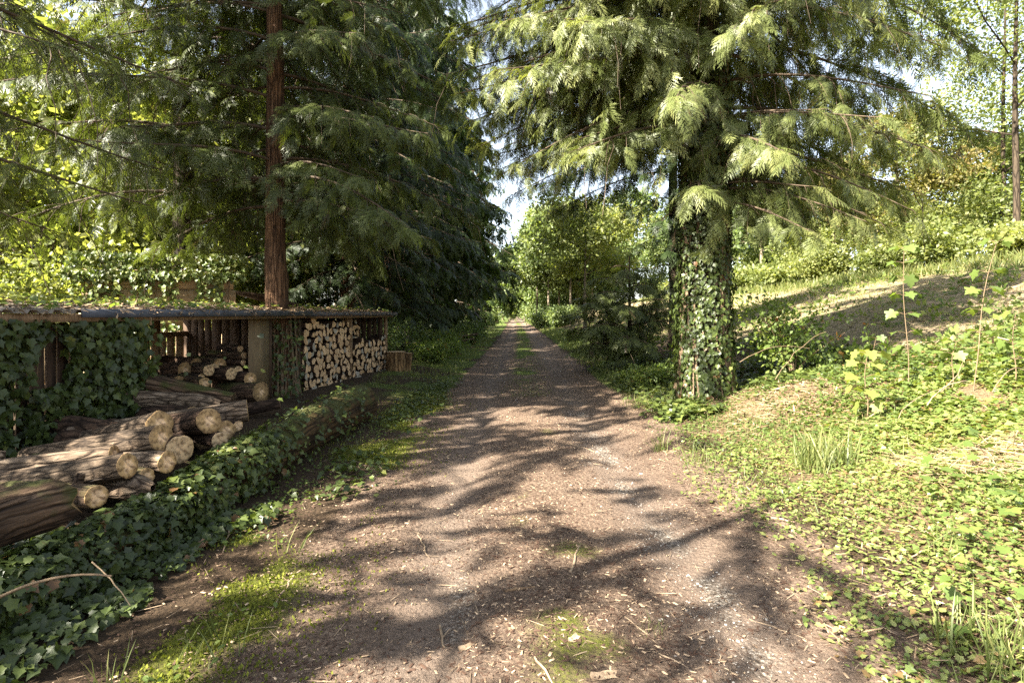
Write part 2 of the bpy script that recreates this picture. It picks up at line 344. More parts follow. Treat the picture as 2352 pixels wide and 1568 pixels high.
def ground_attrs(me, X, Y):
    c = cx(Y); d = X - c; a = {}
    n1 = fbm(X * 0.9, Y * 0.9, 21, 4); n2 = fbm(X * 2.6, Y * 2.6, 22, 4); n3 = fbm(X * 0.25, Y * 0.25, 23, 3)
    edge = 1.75 + 0.7 * (n1 - 0.5) - 0.25 * sstep(12, 30, Y)
    a['road'] = 1 - sstep(edge - 0.25, edge + 0.35, np.abs(d))
    a['rut'] = np.maximum(np.exp(-((d + 0.82) / 0.30) ** 2), np.exp(-((d - 0.80) / 0.32) ** 2)) * sstep(0.15, 0.5, n1 + 0.1)
    gl = np.exp(-((d - 0.76 + 0.4 * (n1 - 0.5)) / 0.13) ** 2) * sstep(0.42, 0.66, n2 * 0.75 + n1 * 0.3) * (1 - sstep(9, 13, Y))
    g2 = np.exp(-((d + 0.62 + .3 * (n1 - .5)) / 0.12) ** 2) * sstep(0.56, 0.70, n2 * 0.6 + n1 * 0.45) * (1 - sstep(6, 9, Y))
    a['gravel'] = np.maximum(gl, 0.75 * g2) * .6
    ml = np.exp(-((X + 1.62 + 0.25 * (n3 - .5)) / 0.42) ** 2) * sstep(0.40, 0.58, n1) * sstep(0.8, 2, Y) * (1 - sstep(10, 14, Y))
    mm = np.exp(-(d / 0.4) ** 2) * sstep(0.52, 0.70, n1) * 0.55
    a['moss'] = np.maximum(ml, mm)
    gr = sstep(1.5, 1.9, np.abs(d)) * (1 - sstep(2.9, 4.2, np.abs(d))) * sstep(9, 14, Y) * sstep(0.3, 0.5, n1)
    gm = np.exp(-(d / 0.42) ** 2) * sstep(11, 16, Y) * sstep(0.38, 0.54, n1) * .85
    top = sstep(11.5, 13.5, X) * sstep(0.3, 0.55, n1)
    a['grass'] = np.clip(np.maximum(np.maximum(gr, gm), np.maximum(top, sstep(60, 90, Y) * sstep(2, 4, np.abs(d)))), 0, 1)
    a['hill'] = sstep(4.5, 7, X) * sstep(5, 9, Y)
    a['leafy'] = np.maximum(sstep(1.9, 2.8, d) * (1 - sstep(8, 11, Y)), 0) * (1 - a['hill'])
    for k, v in a.items():
        at = me.attributes.new(k, 'FLOAT', 'POINT'); at.data.foreach_set('value', np.asarray(v, np.float32))

def ground_material():
    m = bpy.data.materials.new('forest_ground'); t, out, N, L = nodes(m)
    g = N('ShaderNodeNewGeometry')
    def noise(s, d=5.0, rough=0.6, dist=0.0):
        n = N('ShaderNodeTexNoise', i_Scale=s, i_Detail=d, i_Roughness=rough); n.inputs['Distortion'].default_value = dist
        L(g.outputs['Position'], n.inputs[0]); return n.outputs[0]
    def at(k): return N('ShaderNodeAttribute', attribute_name=k).outputs['Fac']
    def mixc(f, a, b):
        x = N('ShaderNodeMix', data_type='RGBA')
        for i, v in ((0, f), (6, a), (7, b)):
            if isinstance(v, tuple): x.inputs[i].default_value = (*v, 1)
            else: L(v, x.inputs[i])
        return x.outputs[2]
    def rmp(f, st): r = ramp(N, st); L(f, r.inputs[0]); return r.outputs[0]
    def math_(op, a, b, c=None):
        n = N('ShaderNodeMath', operation=op)
        for i, v in enumerate((a, b, c)):
            if v is None: continue
            if isinstance(v, (int, float)): n.inputs[i].default_value = v
            else: L(v, n.inputs[i])
        return n.outputs[0]
    fine = noise(38, 6, 0.7); mid = noise(7, 6, 0.65); big = noise(1.1, 4); grit = noise(140, 3, 0.7)
    dirt = mixc(rmp(big, [(0.35, (0, 0, 0)), (0.65, (1, 1, 1))]), rmp(fine, [(0.3, (0.040, 0.026, 0.017)), (0.5, (0.112, 0.076, 0.052)), (0.72, (0.26, 0.188, 0.132))]), rmp(fine, [(0.3, (0.056, 0.038, 0.025)), (0.5, (0.148, 0.103, 0.071)), (0.72, (0.31, 0.23, 0.162))]))
    rut = rmp(grit, [(0.3, (0.085, 0.062, 0.046)), (0.55, (0.165, 0.125, 0.095)), (0.75, (0.29, 0.23, 0.18))])
    litter = rmp(fine, [(0.3, (0.055, 0.035, 0.018)), (0.52, (0.17, 0.115, 0.062)), (0.75, (0.36, 0.27, 0.16))])
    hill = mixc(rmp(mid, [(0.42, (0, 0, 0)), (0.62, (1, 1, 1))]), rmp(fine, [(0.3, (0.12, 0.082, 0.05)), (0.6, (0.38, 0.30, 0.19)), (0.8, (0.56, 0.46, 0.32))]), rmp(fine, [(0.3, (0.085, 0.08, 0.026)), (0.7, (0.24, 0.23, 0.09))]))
    shade = mixc(at('leafy'), rmp(fine, [(0.3, (0.022, 0.015, 0.009)), (0.6, (0.07, 0.046, 0.026)), (0.8, (0.15, 0.10, 0.06))]), litter)  # litter's own colour: dark brown, paler brown on the leafy bank
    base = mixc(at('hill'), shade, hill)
    moss = rmp(grit, [(0.25, (0.025, 0.032, 0.005)), (0.55, (0.095, 0.105, 0.014)), (0.8, (0.17, 0.165, 0.025))])
    grass = rmp(fine, [(0.3, (0.03, 0.045, 0.01)), (0.55, (0.085, 0.115, 0.022)), (0.8, (0.17, 0.18, 0.05))])
    vo = N('ShaderNodeTexVoronoi', i_Scale=62.0); L(g.outputs['Position'], vo.inputs['Vector'])
    vs = N('ShaderNodeSeparateColor'); L(vo.outputs['Color'], vs.inputs[0])
    peb = rmp(vs.outputs[0], [(0.0, (0.10, 0.085, 0.07)), (0.45, (0.22, 0.19, 0.155)), (1.0, (0.47, 0.42, 0.35))])
    gap = rmp(vo.outputs['Distance'], [(0.25, (1, 1, 1)), (0.75, (0.28, 0.25, 0.22))])
    gm = N('ShaderNodeMix', data_type='RGBA', blend_type='MULTIPLY'); gm.inputs[0].default_value = 1.0; L(peb, gm.inputs[6]); L(gap, gm.inputs[7]); grav = gm.outputs[2]
    v2 = N('ShaderNodeTexVoronoi', i_Scale=34.0); L(g.outputs['Position'], v2.inputs['Vector'])
    def brk(k, n, lo=0.3):
        s = math_('MULTIPLY_ADD', n, 0.9, at(k)); return rmp(s, [(lo + 0.42, (0, 0, 0)), (lo + 0.72, (1, 1, 1))])
    col = mixc(brk('road', fine), base, dirt)
    col = mixc(math_('MULTIPLY', at('rut'), 0.8), col, rut)
    col = mixc(math_('MULTIPLY', brk('gravel', fine, 0.30), 0.85), col, grav)
    col = mixc(brk('moss', fine, 0.3), col, moss)
    col = mixc(brk('grass', fine, 0.3), col, grass)
    p = N('ShaderNodeBsdfPrincipled', i_Roughness=0.95); p.inputs['Specular IOR Level'].default_value = 0.15
    L(col, p.inputs['Base Color'])
    hgt = math_('ADD', math_('ADD', math_('MULTIPLY', fine, 0.7), math_('MULTIPLY', grit, 0.35)), math_('MULTIPLY', v2.outputs['Distance'], -0.35))
    b = N('ShaderNodeBump', i_Strength=1.0, i_Distance=0.045); L(hgt, b.inputs['Height']); L(b.outputs[0], p.inputs['Normal'])
    L(p.outputs[0], out.inputs[0]); return m
M['ground'] = ground_material()

def sheet(name, X, Y, lift, kind='structure', zs=None):
    ny, nx = X.shape; Z = H(X, Y) + lift
    i = np.arange(ny - 1)[:, None] * nx; j = np.arange(nx - 1)[None]
    F = np.stack([i + j, i + j + 1, i + nx + j + 1, i + nx + j], -1).reshape(-1, 4)
    g = Geo(); g.add(np.stack([X, Y, Z], -1).reshape(-1, 3), F)
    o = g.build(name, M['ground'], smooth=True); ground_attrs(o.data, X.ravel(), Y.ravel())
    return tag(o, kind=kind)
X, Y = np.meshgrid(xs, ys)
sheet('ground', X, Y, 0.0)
yr = ys[(ys > -30) & (ys < 220)]
tt = np.linspace(-1, 1, 61)
hw = 1.75 + 0.55 * (fbm(yr * 0.9, yr * 0 + 2, 31, 3) - 0.5)
XR = cx(yr)[:, None] + tt[None] * hw[:, None]; YR = np.repeat(yr[:, None], 61, 1)
tr = sheet('dirt_track', XR, YR, 0.008)
# bend the rim of the track down into the ground so its edge does not show
co = np.empty(len(tr.data.vertices) * 3, np.float32); tr.data.vertices.foreach_get('co', co); co = co.reshape(-1, 61, 3)
co[:, 0, 2] -= 0.05; co[:, -1, 2] -= 0.05; tr.data.vertices.foreach_set('co', co.ravel()); tr.data.update()

# ---------------------------------------------------------------- leaf and spray templates: (V, F, tint offset)
def T_frond(n, lobes, wid, blade, seed):
    """flat, lacy cedar spray of unit length: irregular fingered pinnae on both sides of an axis"""
    r = np.random.default_rng(seed); V, F, T = [], [], []
    def tri(*p, t=0.0):
        b = len(V); V.extend(p); T.extend([t] * 3); F.append((b, b + 1, b + 2))
    tri((0, -.010, 0), (0, .010, 0), (1.0, 0, -.02))
    for i in range(n):
        for s in (-1, 1):
            t = .07 + .88 * (i + .5 * (s > 0)) / n + r.uniform(-.02, .02)
            l = (wid * .95 * (1 - t) ** .8 * min(1, .45 + t / .22) + .05) * r.uniform(.55, 1.15)
            a = R(58 - 18 * t + r.uniform(-9, 9)); dx, dy = math.cos(a), math.sin(a) * s; px, py = -dy, dx; sag = r.uniform(.1, .4); zt = r.uniform(-.12, .12)
            def pt(q, e): return (t + dx * l * q + px * e + .14 * l * q * q, dy * l * q + py * e, -sag * l * q * q + zt * l * q)
            b = len(V); V.extend([pt(0, blade * .3), pt(0, -blade * .3), pt(.55, blade * .5), pt(.55, -blade * .5), pt(1, 0)]); T.extend([0, 0, .03, .03, .15]); F.extend([(b, b + 1, b + 3), (b, b + 3, b + 2), (b + 2, b + 3, b + 4)])
            for k in range(lobes):
                q = .18 + .62 * (k + r.uniform(-.2, .2)) / max(1, lobes)
                for s2 in (-1, 1):
                    e = l * r.uniform(.16, .34) * (1 - .6 * q); tri(pt(q - .035, 0), pt(q + .045, 0), pt(q + .20, e * s2), t=.07)
    return np.array(V, float), np.array(F), np.array(T, float)
FR_HI = [T_frond(9, 4, .42, .022, s) for s in range(4)]; FR_MID = [T_frond(8, 2, .44, .040, 10 + s) for s in range(3)]; FR_LOW = [T_frond(6, 0, .50, .11, 20 + s) for s in range(2)]

def leaf_outline(pts, fold=0.12, droop=0.15):
    """fan of triangles from outline points (x along the midrib, y half-side), mirrored, folded along the midrib"""
    half = np.array(pts, float); ring = np.vstack([half, (half * [1, -1])[::-1][1:-1] if half[-1][1] == 0 and half[0][1] == 0 else (half * [1, -1])[::-1]])
    V = np.column_stack([ring[:, 0], ring[:, 1], fold * np.abs(ring[:, 1]) - droop * ring[:, 0] ** 2]); c = np.array([[0.42, 0, -droop * 0.18]])
    n = len(V); V = np.vstack([V, c]); F = np.array([(i, (i + 1) % n, n) for i in range(n)])
    return V, F, np.zeros(len(V))
L_IVY = leaf_outline([(0, 0), (-.10, .20), (.0, .40), (.22, .36), (.42, .50), (.56, .28), (.78, .13), (1.0, 0)], 0.22, 0.25)
L_MAPLE = leaf_outline([(0, 0), (-.14, .2), (-.02, .48), (.2, .34), (.3, .5), (.42, .66), (.56, .5), (.56, .27), (.72, .3), (.8, .14), (1.05, 0)], 0.1, 0.18)
L_OVAL = leaf_outline([(0, 0), (.25, .27), (.62, .25), (1, 0)], 0.15, 0.2)
def _diamond():
    V = np.array([(0, 0, 0), (.5, .33, .06), (1, 0, -.1), (.5, -.33, .06)], float); return V, np.array([(0, 2, 1), (0, 3, 2)]), np.zeros(4)
L_DIA = _diamond()
def _cluster(n=7, seed=2):
    """a twig end: several small leaves around a point"""
    r = np.random.default_rng(seed); V, F, T = [], [], []
    for k in range(n):
        d = norm(r.normal(size=3) * [1, 1, .6]); s = norm(np.cross(d, r.normal(size=3))); o = d * r.uniform(.1, .55); l = r.uniform(.35, .6); b = len(V)
        nn = np.cross(d, s)
        V += [o, o + d * l * .5 + s * l * .32 + nn * .04, o + d * l, o + d * l * .5 - s * l * .32 + nn * .04]; F += [(b, b + 2, b + 1), (b, b + 3, b + 2)]; T += [r.uniform(-.2, .2)] * 4
    return np.array(V), np.array(F), np.array(T)
CLUST = [_cluster(7, s) for s in range(4)]
def T_blade():
    V = [(0, -.025, 0), (0, .025, 0), (.4, .022, 0), (.4, -.022, 0), (.75, .014, -.0), (.75, -.014, 0), (1, 0, 0)]
    return np.array(V, float), np.array([(0, 2, 1), (0, 3, 2), (3, 4, 2), (3, 5, 4), (5, 6, 4)]), np.array([-.1, -.1, 0, 0, .05, .05, .1])
BLADE = T_blade()

def randdir(n, flat=1.0):
    v = RNG.normal(size=(n, 3)); v[:, 2] *= flat; return norm(v)

def inview(P, margin=0.12):
    y = np.maximum(P[:, 1], 0.01); u = P[:, 0] / y; v = (P[:, 2] - CAM_H) / y
    return (P[:, 1] > 0.3) & (np.abs(u) < 0.9 + margin) & (v < 0.55 + margin) & (v > -0.7)
# ---------------------------------------------------------------- tree builders
def spread_fronds(geo, pos, d, up, size, tint, roll, bend):
    """copies of the cedar spray, more finely toothed the nearer they are"""
    dist = np.linalg.norm(pos - [0, 0, CAM_H], axis=1); vis = inview(pos)
    lod = np.where(vis & (dist < 12.5), 0, np.where(vis & (dist < 26), 1, 2))
    keep = np.where(vis, np.where(dist < 26, 1.0, np.where(dist < 45, 0.6, 0.4)), 0.30); grow = np.where(vis, np.where(dist < 26, 1.0, np.where(dist < 45, 1.3, 1.6)), 1.55)
    k = RNG.random(len(pos)) < keep
    Rm = frames(d, up, roll)
    for l, TT in enumerate((FR_HI, FR_MID, FR_LOW)):
        var = RNG.integers(0, len(TT), len(pos))
        for q, T in enumerate(TT):
            s = k & (lod == l) & (var == q)
            inst(geo, T, pos[s], Rm[s], np.stack([size * grow, size * grow * rnd(.75, 1.15, len(pos)), size * grow], 1)[s], tint[s], 0, bend[s])

def bough(crown, wood, base, az, L, droop, up, hang=1.0, sp=0.17, bare=0.0, tint=0.45, r0=0.035, fsize=0.45, s0=0.12, t0=0.12, fstep=0.085):
    hd = np.array([math.cos(az), math.sin(az), 0.0])
    t = np.linspace(0, 1, 12); wig = rnd(-.12, .12)
    side0 = np.array([-hd[1], hd[0], 0.0])
    def path(t): 
        t = np.asarray(t)[..., None]
        return base + hd * L * t * (1 - .08 * t) + side0 * L * wig * t * t + np.array([0, 0, 1.0]) * L * (s0 * t - droop * t**2 + up * t**3.2)
    tube(wood, path(t), r0 * (1 - .88 * t) + .004, 5, 0, cap=False)
    n = max(3, int(L / sp)); tj = np.linspace(t0, 0.985, n) + rnd(-.01, .01, n); sgn = np.where(np.arange(n) % 2, 1, -1)
    l = np.clip(0.36 * L * (1 - tj) ** .7 * rnd(.6, 1.2, n), .18, 1.25)
    yaw = az + sgn * (R(58) - R(22) * tj + rnd(-.2, .2, n))
    P0 = path(tj); D = np.stack([np.cos(yaw), np.sin(yaw), np.zeros(n)], 1)
    q = np.linspace(0, 1, 5)
    drop = hang * rnd(.25, .95, n)
    S = P0[:, None] + D[:, None] * (l[:, None] * q)[..., None] * (1 - .25 * q[None, :, None])
    S[:, :, 2] -= (l * drop)[:, None] * q ** 1.7
    tubes(wood, S, np.outer(.004 + .006 * l, 1 - .7 * q), 3, 0)
    live = RNG.random(n) >= bare
    m = np.maximum(2, (l / fstep).astype(int)); idx = np.repeat(np.arange(n), m)[np.repeat(live, m)]
    if len(idx):
        k = len(idx); qq = rnd(.12, 1.0, k); i0 = np.minimum((qq * 4).astype(int), 3); f = (qq * 4 - i0)[:, None]
        pos = S[idx, i0] * (1 - f) + S[idx, i0 + 1] * f
        sg = np.where(RNG.random(k) < .5, -1, 1); ya = yaw[idx] + sg * rnd(.25, .95, k)
        g = hang * rnd(.25, 1.25, k) * (.5 + .8 * qq)
        d = np.stack([np.cos(ya), np.sin(ya), -g], 1)
        upv = hd[None] * .55 + np.array([0, 0, .75])[None] + RNG.normal(0, .33, (k, 3))
        sz = fsize * rnd(.55, 1.15, k)
        tn = np.clip(tint + RNG.normal(0, .10, k) + .12 * (tj[idx] - .5) + .1 * (qq - .5), .09, .85)
        tn = np.where(RNG.random(k) < .04, 0.0, tn)
        spread_fronds(crown, pos, d, upv, sz, tn, np.zeros(k), rnd(.1, .55, k))
    # young sprays at the bough's end, arching over
    k = 5; tq = rnd(.86, 1.0, k); ya = az + rnd(-.5, .5, k)
    d = np.stack([np.cos(ya), np.sin(ya), rnd(-.5, .15, k)], 1)
    spread_fronds(crown, path(tq), d, np.tile([0, 0, 1.0], (k, 1)) + RNG.normal(0, .15, (k, 3)), fsize * rnd(.6, 1.05, k), np.clip(tint + rnd(.0, .24, k), 0, .85), np.zeros(k), rnd(.4, .9, k))
    nb = int((~live).sum())
    if nb:   # bare hanging twigs
        S2 = P0[~live][:, None] + D[~live][:, None] * (rnd(.2, .6, nb)[:, None] * q)[..., None]
        S2[:, :, 2] -= rnd(.5, 1.5, nb)[:, None] * q ** 1.4; S2[:, :, :2] += RNG.normal(0, .03, (nb, 5, 2))
        tubes(wood, S2, np.outer(rnd(.005, .011, nb), 1 - .6 * q), 3, 0)

def trunk(name, x, y, h, r, parent, mat, lean=(0, 0), flare=.35, k=28, wob=.12, seed=0, top=.25):
    g = Geo(); n = 40; zz = np.concatenate([np.linspace(-.25, 2.5, 20), np.linspace(2.8, h, n - 20)]); z0 = H(x, y)
    rr = r * (1 - (1 - top) * np.clip(zz / h, 0, 1)) * (1 + flare * np.exp(-np.maximum(zz, 0) / .55))
    P = np.stack([lean[0] * zz + .03 * np.sin(zz * .7 + seed), lean[1] * zz + .02 * np.sin(zz * .5), zz], 1)
    tube(g, P, rr, k, 0, .5, True, wob, seed)
    o = g.build('trunk', mat, smooth=True); o.location = (x, y, z0); put(o, parent); return o

def cedar(x, y, h, r, boughs, label, group=None, lean=(0, 0), mat='cedar', bark='cedar_bark', name='cedar_tree', flare=.35, cat='tree', twk=None, seed=0, fsize=.45, bare=.06, sp=.17, trunk_on=True, fstep=.085):
    z0 = float(H(x, y)); e = empty(name, (x, y, z0), label, cat, group)
    if trunk_on: trunk('trunk', x, y, h, r, e, M[bark], lean, flare, seed=seed)
    cr, wd = Geo(), Geo()
    for b in boughs:
        z, az, L = b[:3]; kw = b[3] if len(b) > 3 else {}
        base = np.array([x + lean[0] * z, y + lean[1] * z, z0 + z])
        a = dict(droop=.55, up=.22, hang=1.0, bare=bare, r0=.008 + .006 * L, fsize=fsize, sp=sp, tint=.42, fstep=fstep); a.update(kw)
        bough(cr, wd, base, az, L, **a)
    wd.build('branches', M['limb'], e, loc=(x, y, z0)); cr.build('crown', M[mat], e, loc=(x, y, z0))
    return e

def ring_boughs(z0, z1, n, Lf, skip=None, **kw):
    out = []; a = rnd(0, 6.28)
    for i in range(n):
        z = z0 + (z1 - z0) * (i + rnd(0, 1)) / n; a += 2.4 + rnd(-.3, .3)
        L = Lf(z) * rnd(.75, 1.15)
        az = a % (2 * math.pi)
        if skip and skip(z, az, L): continue
        k = dict(kw); k['droop'] = kw.get('droop', .55) * rnd(.8, 1.25); k['tint'] = kw.get('tint', .42) + rnd(-.05, .05)
        out.append((z, az, L, k))
    return out

def broadleaf(x, y, h, r, label, crown=(.25, .36), ncl=2200, cs=.42, mat='broad', bark='pale_bark', group=None, name='broadleaf_tree', limbs=11, lean=(0, 0), cat='tree', tint=.5, gap=0.0, zsq=1.0, fork=False):
    """crown = (height fraction where it starts, radius as a fraction of the height)"""
    z0 = float(H(x, y)); e = empty(name, (x, y, z0), label, cat, group)
    if not inview(np.array([[x, y, z0 + h * .5]]), .5)[0]: ncl = int(ncl * .5); cs *= 1.4
    trunk('trunk', x, y, h * .9, r, e, M[bark], lean, .25, k=10, wob=.1, seed=int(abs(x * 7 + y)) % 50, top=.15)
    wd, cr = Geo(), Geo(); tips = []
    for i in range(limbs):
        t = (i + rnd(.1, .9)) / limbs; zb = h * (crown[0] + (.88 - crown[0]) * t)
        a = i * 2.4 + rnd(-.4, .4); prof = math.sin(math.pi * min(1, .22 + .74 * t)) ** .7
        L = h * crown[1] * prof * rnd(.75, 1.2)
        b = np.array([x + lean[0] * zb, y + lean[1] * zb, z0 + zb]); d = np.array([math.cos(a), math.sin(a), rnd(.15, .75)])
        q = np.linspace(0, 1, 6)[:, None]; P = b + d * L * q + np.array([0, 0, -.12 * L]) * q ** 2 + RNG.normal(0, .03 * L, (6, 3)) * q
        tube(wd, P, np.linspace(.3 * r * (1 - .5 * t), .012, 6), 5, cap=False)
        tips.append((P[-1], L * .30, L))
        for k in range(5):
            f = rnd(.3, .95); p0 = P[int(f * 5)]; dd = norm(d + RNG.normal(0, .75, 3)); l2 = L * rnd(.28, .5)
            S = p0 + dd * l2 * np.linspace(0, 1, 4)[:, None]; tube(wd, S, np.linspace(.1 * r, .008, 4), 3, cap=False)
            tips.append((S[-1], l2 * .5 + .1 * L, L * .8))
    tips.append((np.array([x + lean[0] * h, y + lean[1] * h, z0 + h * .92]), h * crown[1] * .28, h * .3))
    wts = np.array([t_[2] for t_ in tips]) * rnd(.3, 1.3, len(tips)); wts[RNG.random(len(tips)) < gap] = 0; wts /= wts.sum()
    ids = RNG.choice(len(tips), ncl, p=wts); C = np.array([t_[0] for t_ in tips]); S = np.array([t_[1] for t_ in tips]); TT = RNG.normal(0, .13, len(tips))
    pos = C[ids] + RNG.normal(size=(ncl, 3)) * S[ids][:, None] * [.8, .8, .5 * zsq]
    pos[:, 2] = np.maximum(pos[:, 2], z0 + .15)
    tn = np.clip(tint + TT[ids] + RNG.normal(0, .12, ncl), 0, 1)
    put_clusters(cr, pos, cs * rnd(.6, 1.25, ncl), tn)
    wd.build('branches', M[bark], e, loc=(x, y, z0)); cr.build('crown', M[mat], e, loc=(x, y, z0)); return e

def put_clusters(geo, pos, sc, tn):
    which = RNG.integers(0, 4, len(pos)); d = randdir(len(pos)); u = randdir(len(pos)); Rm = frames(d, u)
    for k in range(4):
        s = which == k; inst(geo, CLUST[k], pos[s], Rm[s], sc[s], tn[s])

def shrub(x, y, h, rad, label, ncl=700, cs=.3, mat='broad', group=None, tint=.5, name='shrub', stems=9, stem_mat='twig', z_lo=.1):
    z0 = float(H(x, y)); e = empty(name, (x, y, z0), label, 'shrub', group); wd, cr = Geo(), Geo(); tips = []
    for i in range(stems):
        a = rnd(0, 6.28); l = h * rnd(.6, 1.05); o = rad * rnd(.2, 1.0); q = np.linspace(0, 1, 6)[:, None]
        P = np.array([x, y, z0 - .05]) + np.array([math.cos(a), math.sin(a), 0]) * o * q ** 1.3 + np.array([0, 0, l]) * (q - .18 * q ** 2) + RNG.normal(0, .02 * h, (6, 3)) * q
        tube(wd, P, np.linspace(.018, .005, 6), 4, cap=False); tips += [P[2], P[3], P[4], P[5]]
    tips = np.array(tips); ids = RNG.integers(0, len(tips), ncl); tb = RNG.normal(0, .1, len(tips))
    pos = tips[ids] + RNG.normal(size=(ncl, 3)) * [rad * .28, rad * .28, h * .13]; pos[:, 2] = np.maximum(pos[:, 2], z0 + z_lo * h * RNG.random(ncl))
    put_clusters(cr, pos, cs * rnd(.6, 1.2, ncl), np.clip(tint + tb[ids] + RNG.normal(0, .12, ncl), 0, 1))
    wd.build('stems', M[stem_mat], e, loc=(x, y, z0)); cr.build('leaves', M[mat], e, loc=(x, y, z0)); return e
# ---------------------------------------------------------------- the cedars
pi = math.pi
# azimuth: 0 = to the right, pi/2 = away from the camera, pi = to the left, -pi/2 = towards the camera
def toward_cam(az, x, y, half):
    a = math.atan2(-y, -x); return abs((az - a + pi) % (2 * pi) - pi) < half

# the bare-stemmed cedar that grows up through the shed
TX, TY = -4.38, 10.75
cedar(TX, TY, 15, .22, ring_boughs(3.4, 11.5, 64, lambda z: 3.6 + .04 * z, skip=lambda z, az, L: z < 9 and toward_cam(az, TX, TY, .62), tint=.36, hang=1.0)
      + [(4.3, -.55, 2.6, dict(tint=.42)), (5.3, -.5, 3.0, dict(tint=.42)), (6.6, -.62, 2.8, dict(tint=.45)), (3.6, -.35, 3.0, dict(tint=.36)), (5.0, -2.9, 2.6, dict(tint=.4)), (6.1, -2.75, 3.0, dict(tint=.42)), (7.2, -2.7, 3.0, {}), (4.0, 3.0, 2.6, {})],
      'tall red-barked cedar with a straight bare trunk rising through the shed roof', lean=(-.02, 0), flare=.5, seed=3)
# dark cedar behind the shed, its trunk half hidden
cedar(-7.3, 12.6, 20, .24, ring_boughs(4.0, 12, 42, lambda z: 4.2, tint=.34, bare=.22, sp=.2),
      'dark-stemmed cedar behind the woodshed, hung with bare curling twigs', bark='dark_bark', seed=5)
# cedar whose trunk is out of frame on the left; its boughs hang into the upper left corner
cedar(-8.6, 5.6, 20, .33, [(z, az, L, dict(bare=.3, tint=.50, droop=.5, sp=.19, hang=.9)) for z, az, L in
      [(3.6, .35, 4.6), (4.3, .75, 4.8), (4.9, .12, 4.4), (5.4, .5, 5.2), (5.9, .95, 4.5), (6.4, .25, 5.0), (7.0, .62, 5.0), (7.5, 0.0, 4.6), (3.3, 1.1, 4.0), (4.0, 1.4, 3.6), (8.2, .4, 4.6), (6.8, 1.25, 4.2), (8.8, .8, 4.4), (9.5, .15, 4.2)]]
      + ring_boughs(7.0, 13, 19, lambda z: 3.6, tint=.38),
      'wide cedar outside the left edge, its bare-twigged boughs hanging over the woodshed', bark='dark_bark', seed=8)

# row of cedars skirting the left side of the track, branches down to the ground
rows = [(-5.3, 18.3, 4.6, 'broad dark cedar next to the woodshed, skirts hanging to the ground'),
        (-5.2, 24.5, 4.9, 'second dark cedar along the left verge, beyond the chopping block'),
        (-5.2, 31.5, 5.6, 'third dark cedar along the left verge, overhanging the track'),
        (-5.3, 40.0, 6.0, 'fourth dark cedar along the left verge, leaning tips over the track'),
        (-5.6, 51.0, 6.6, 'fifth cedar along the left verge, small with distance'),
        (-5.6, 64.0, 7.0, 'farthest cedar of the row on the left verge')]
for i, (x, y, L, lab) in enumerate(rows):
    n = (96, 84, 72, 62, 50, 42)[i]
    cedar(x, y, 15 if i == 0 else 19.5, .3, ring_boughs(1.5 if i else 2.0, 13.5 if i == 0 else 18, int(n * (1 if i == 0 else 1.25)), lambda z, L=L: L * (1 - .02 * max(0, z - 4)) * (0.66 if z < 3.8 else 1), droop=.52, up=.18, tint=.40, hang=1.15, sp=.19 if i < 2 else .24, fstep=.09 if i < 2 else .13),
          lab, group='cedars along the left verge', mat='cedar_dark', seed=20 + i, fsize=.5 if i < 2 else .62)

# the ivy-clad cedar on the right and its companions
IX, IY = 3.30, 9.75
ivb = [(3.25, -1.2, 2.2), (3.5, -.75, 2.6), (3.7, -.25, 3.3), (3.6, -2.0, 1.9), (4.0, -.5, 3.2), (4.3, .15, 4.2), (4.3, -1.5, 2.5), (4.5, -2.55, 3.2), (4.6, -1.0, 3.0), (4.9, -2.95, 3.9),
       (4.9, -.1, 4.4), (5.1, -2.1, 3.0), (5.3, -.65, 3.4), (5.5, 2.95, 4.2), (5.6, -2.75, 4.2), (5.7, -1.6, 2.8), (5.9, .3, 4.6), (6.0, -2.35, 3.7), (6.2, -3.1, 4.3), (6.3, -.9, 3.2),
       (6.5, -1.9, 3.0), (6.6, -.3, 4.0), (6.8, -2.7, 4.2), (7.0, 2.8, 4.3), (7.1, -1.3, 3.0), (7.3, -2.3, 3.6), (7.4, .1, 3.9), (7.6, -.7, 3.4), (7.8, -2.9, 4.2), (8.0, -1.75, 3.0), (8.2, -.2, 3.6), (8.4, -2.5, 3.8), (8.6, -1.1, 3.0), (8.9, -3.0, 4.0), (9.2, -1.9, 3.0), (9.5, -.6, 3.2), (9.8, -2.6, 3.6)]
ivb += [(z + .33, az + rnd(.25, .5), L * .92) for z, az, L in ivb[::2] if abs(az) > 1.0] + [(z + .2, az - rnd(.2, .4), L * .85) for z, az, L in ivb[1::3] if abs(az) > 1.0]
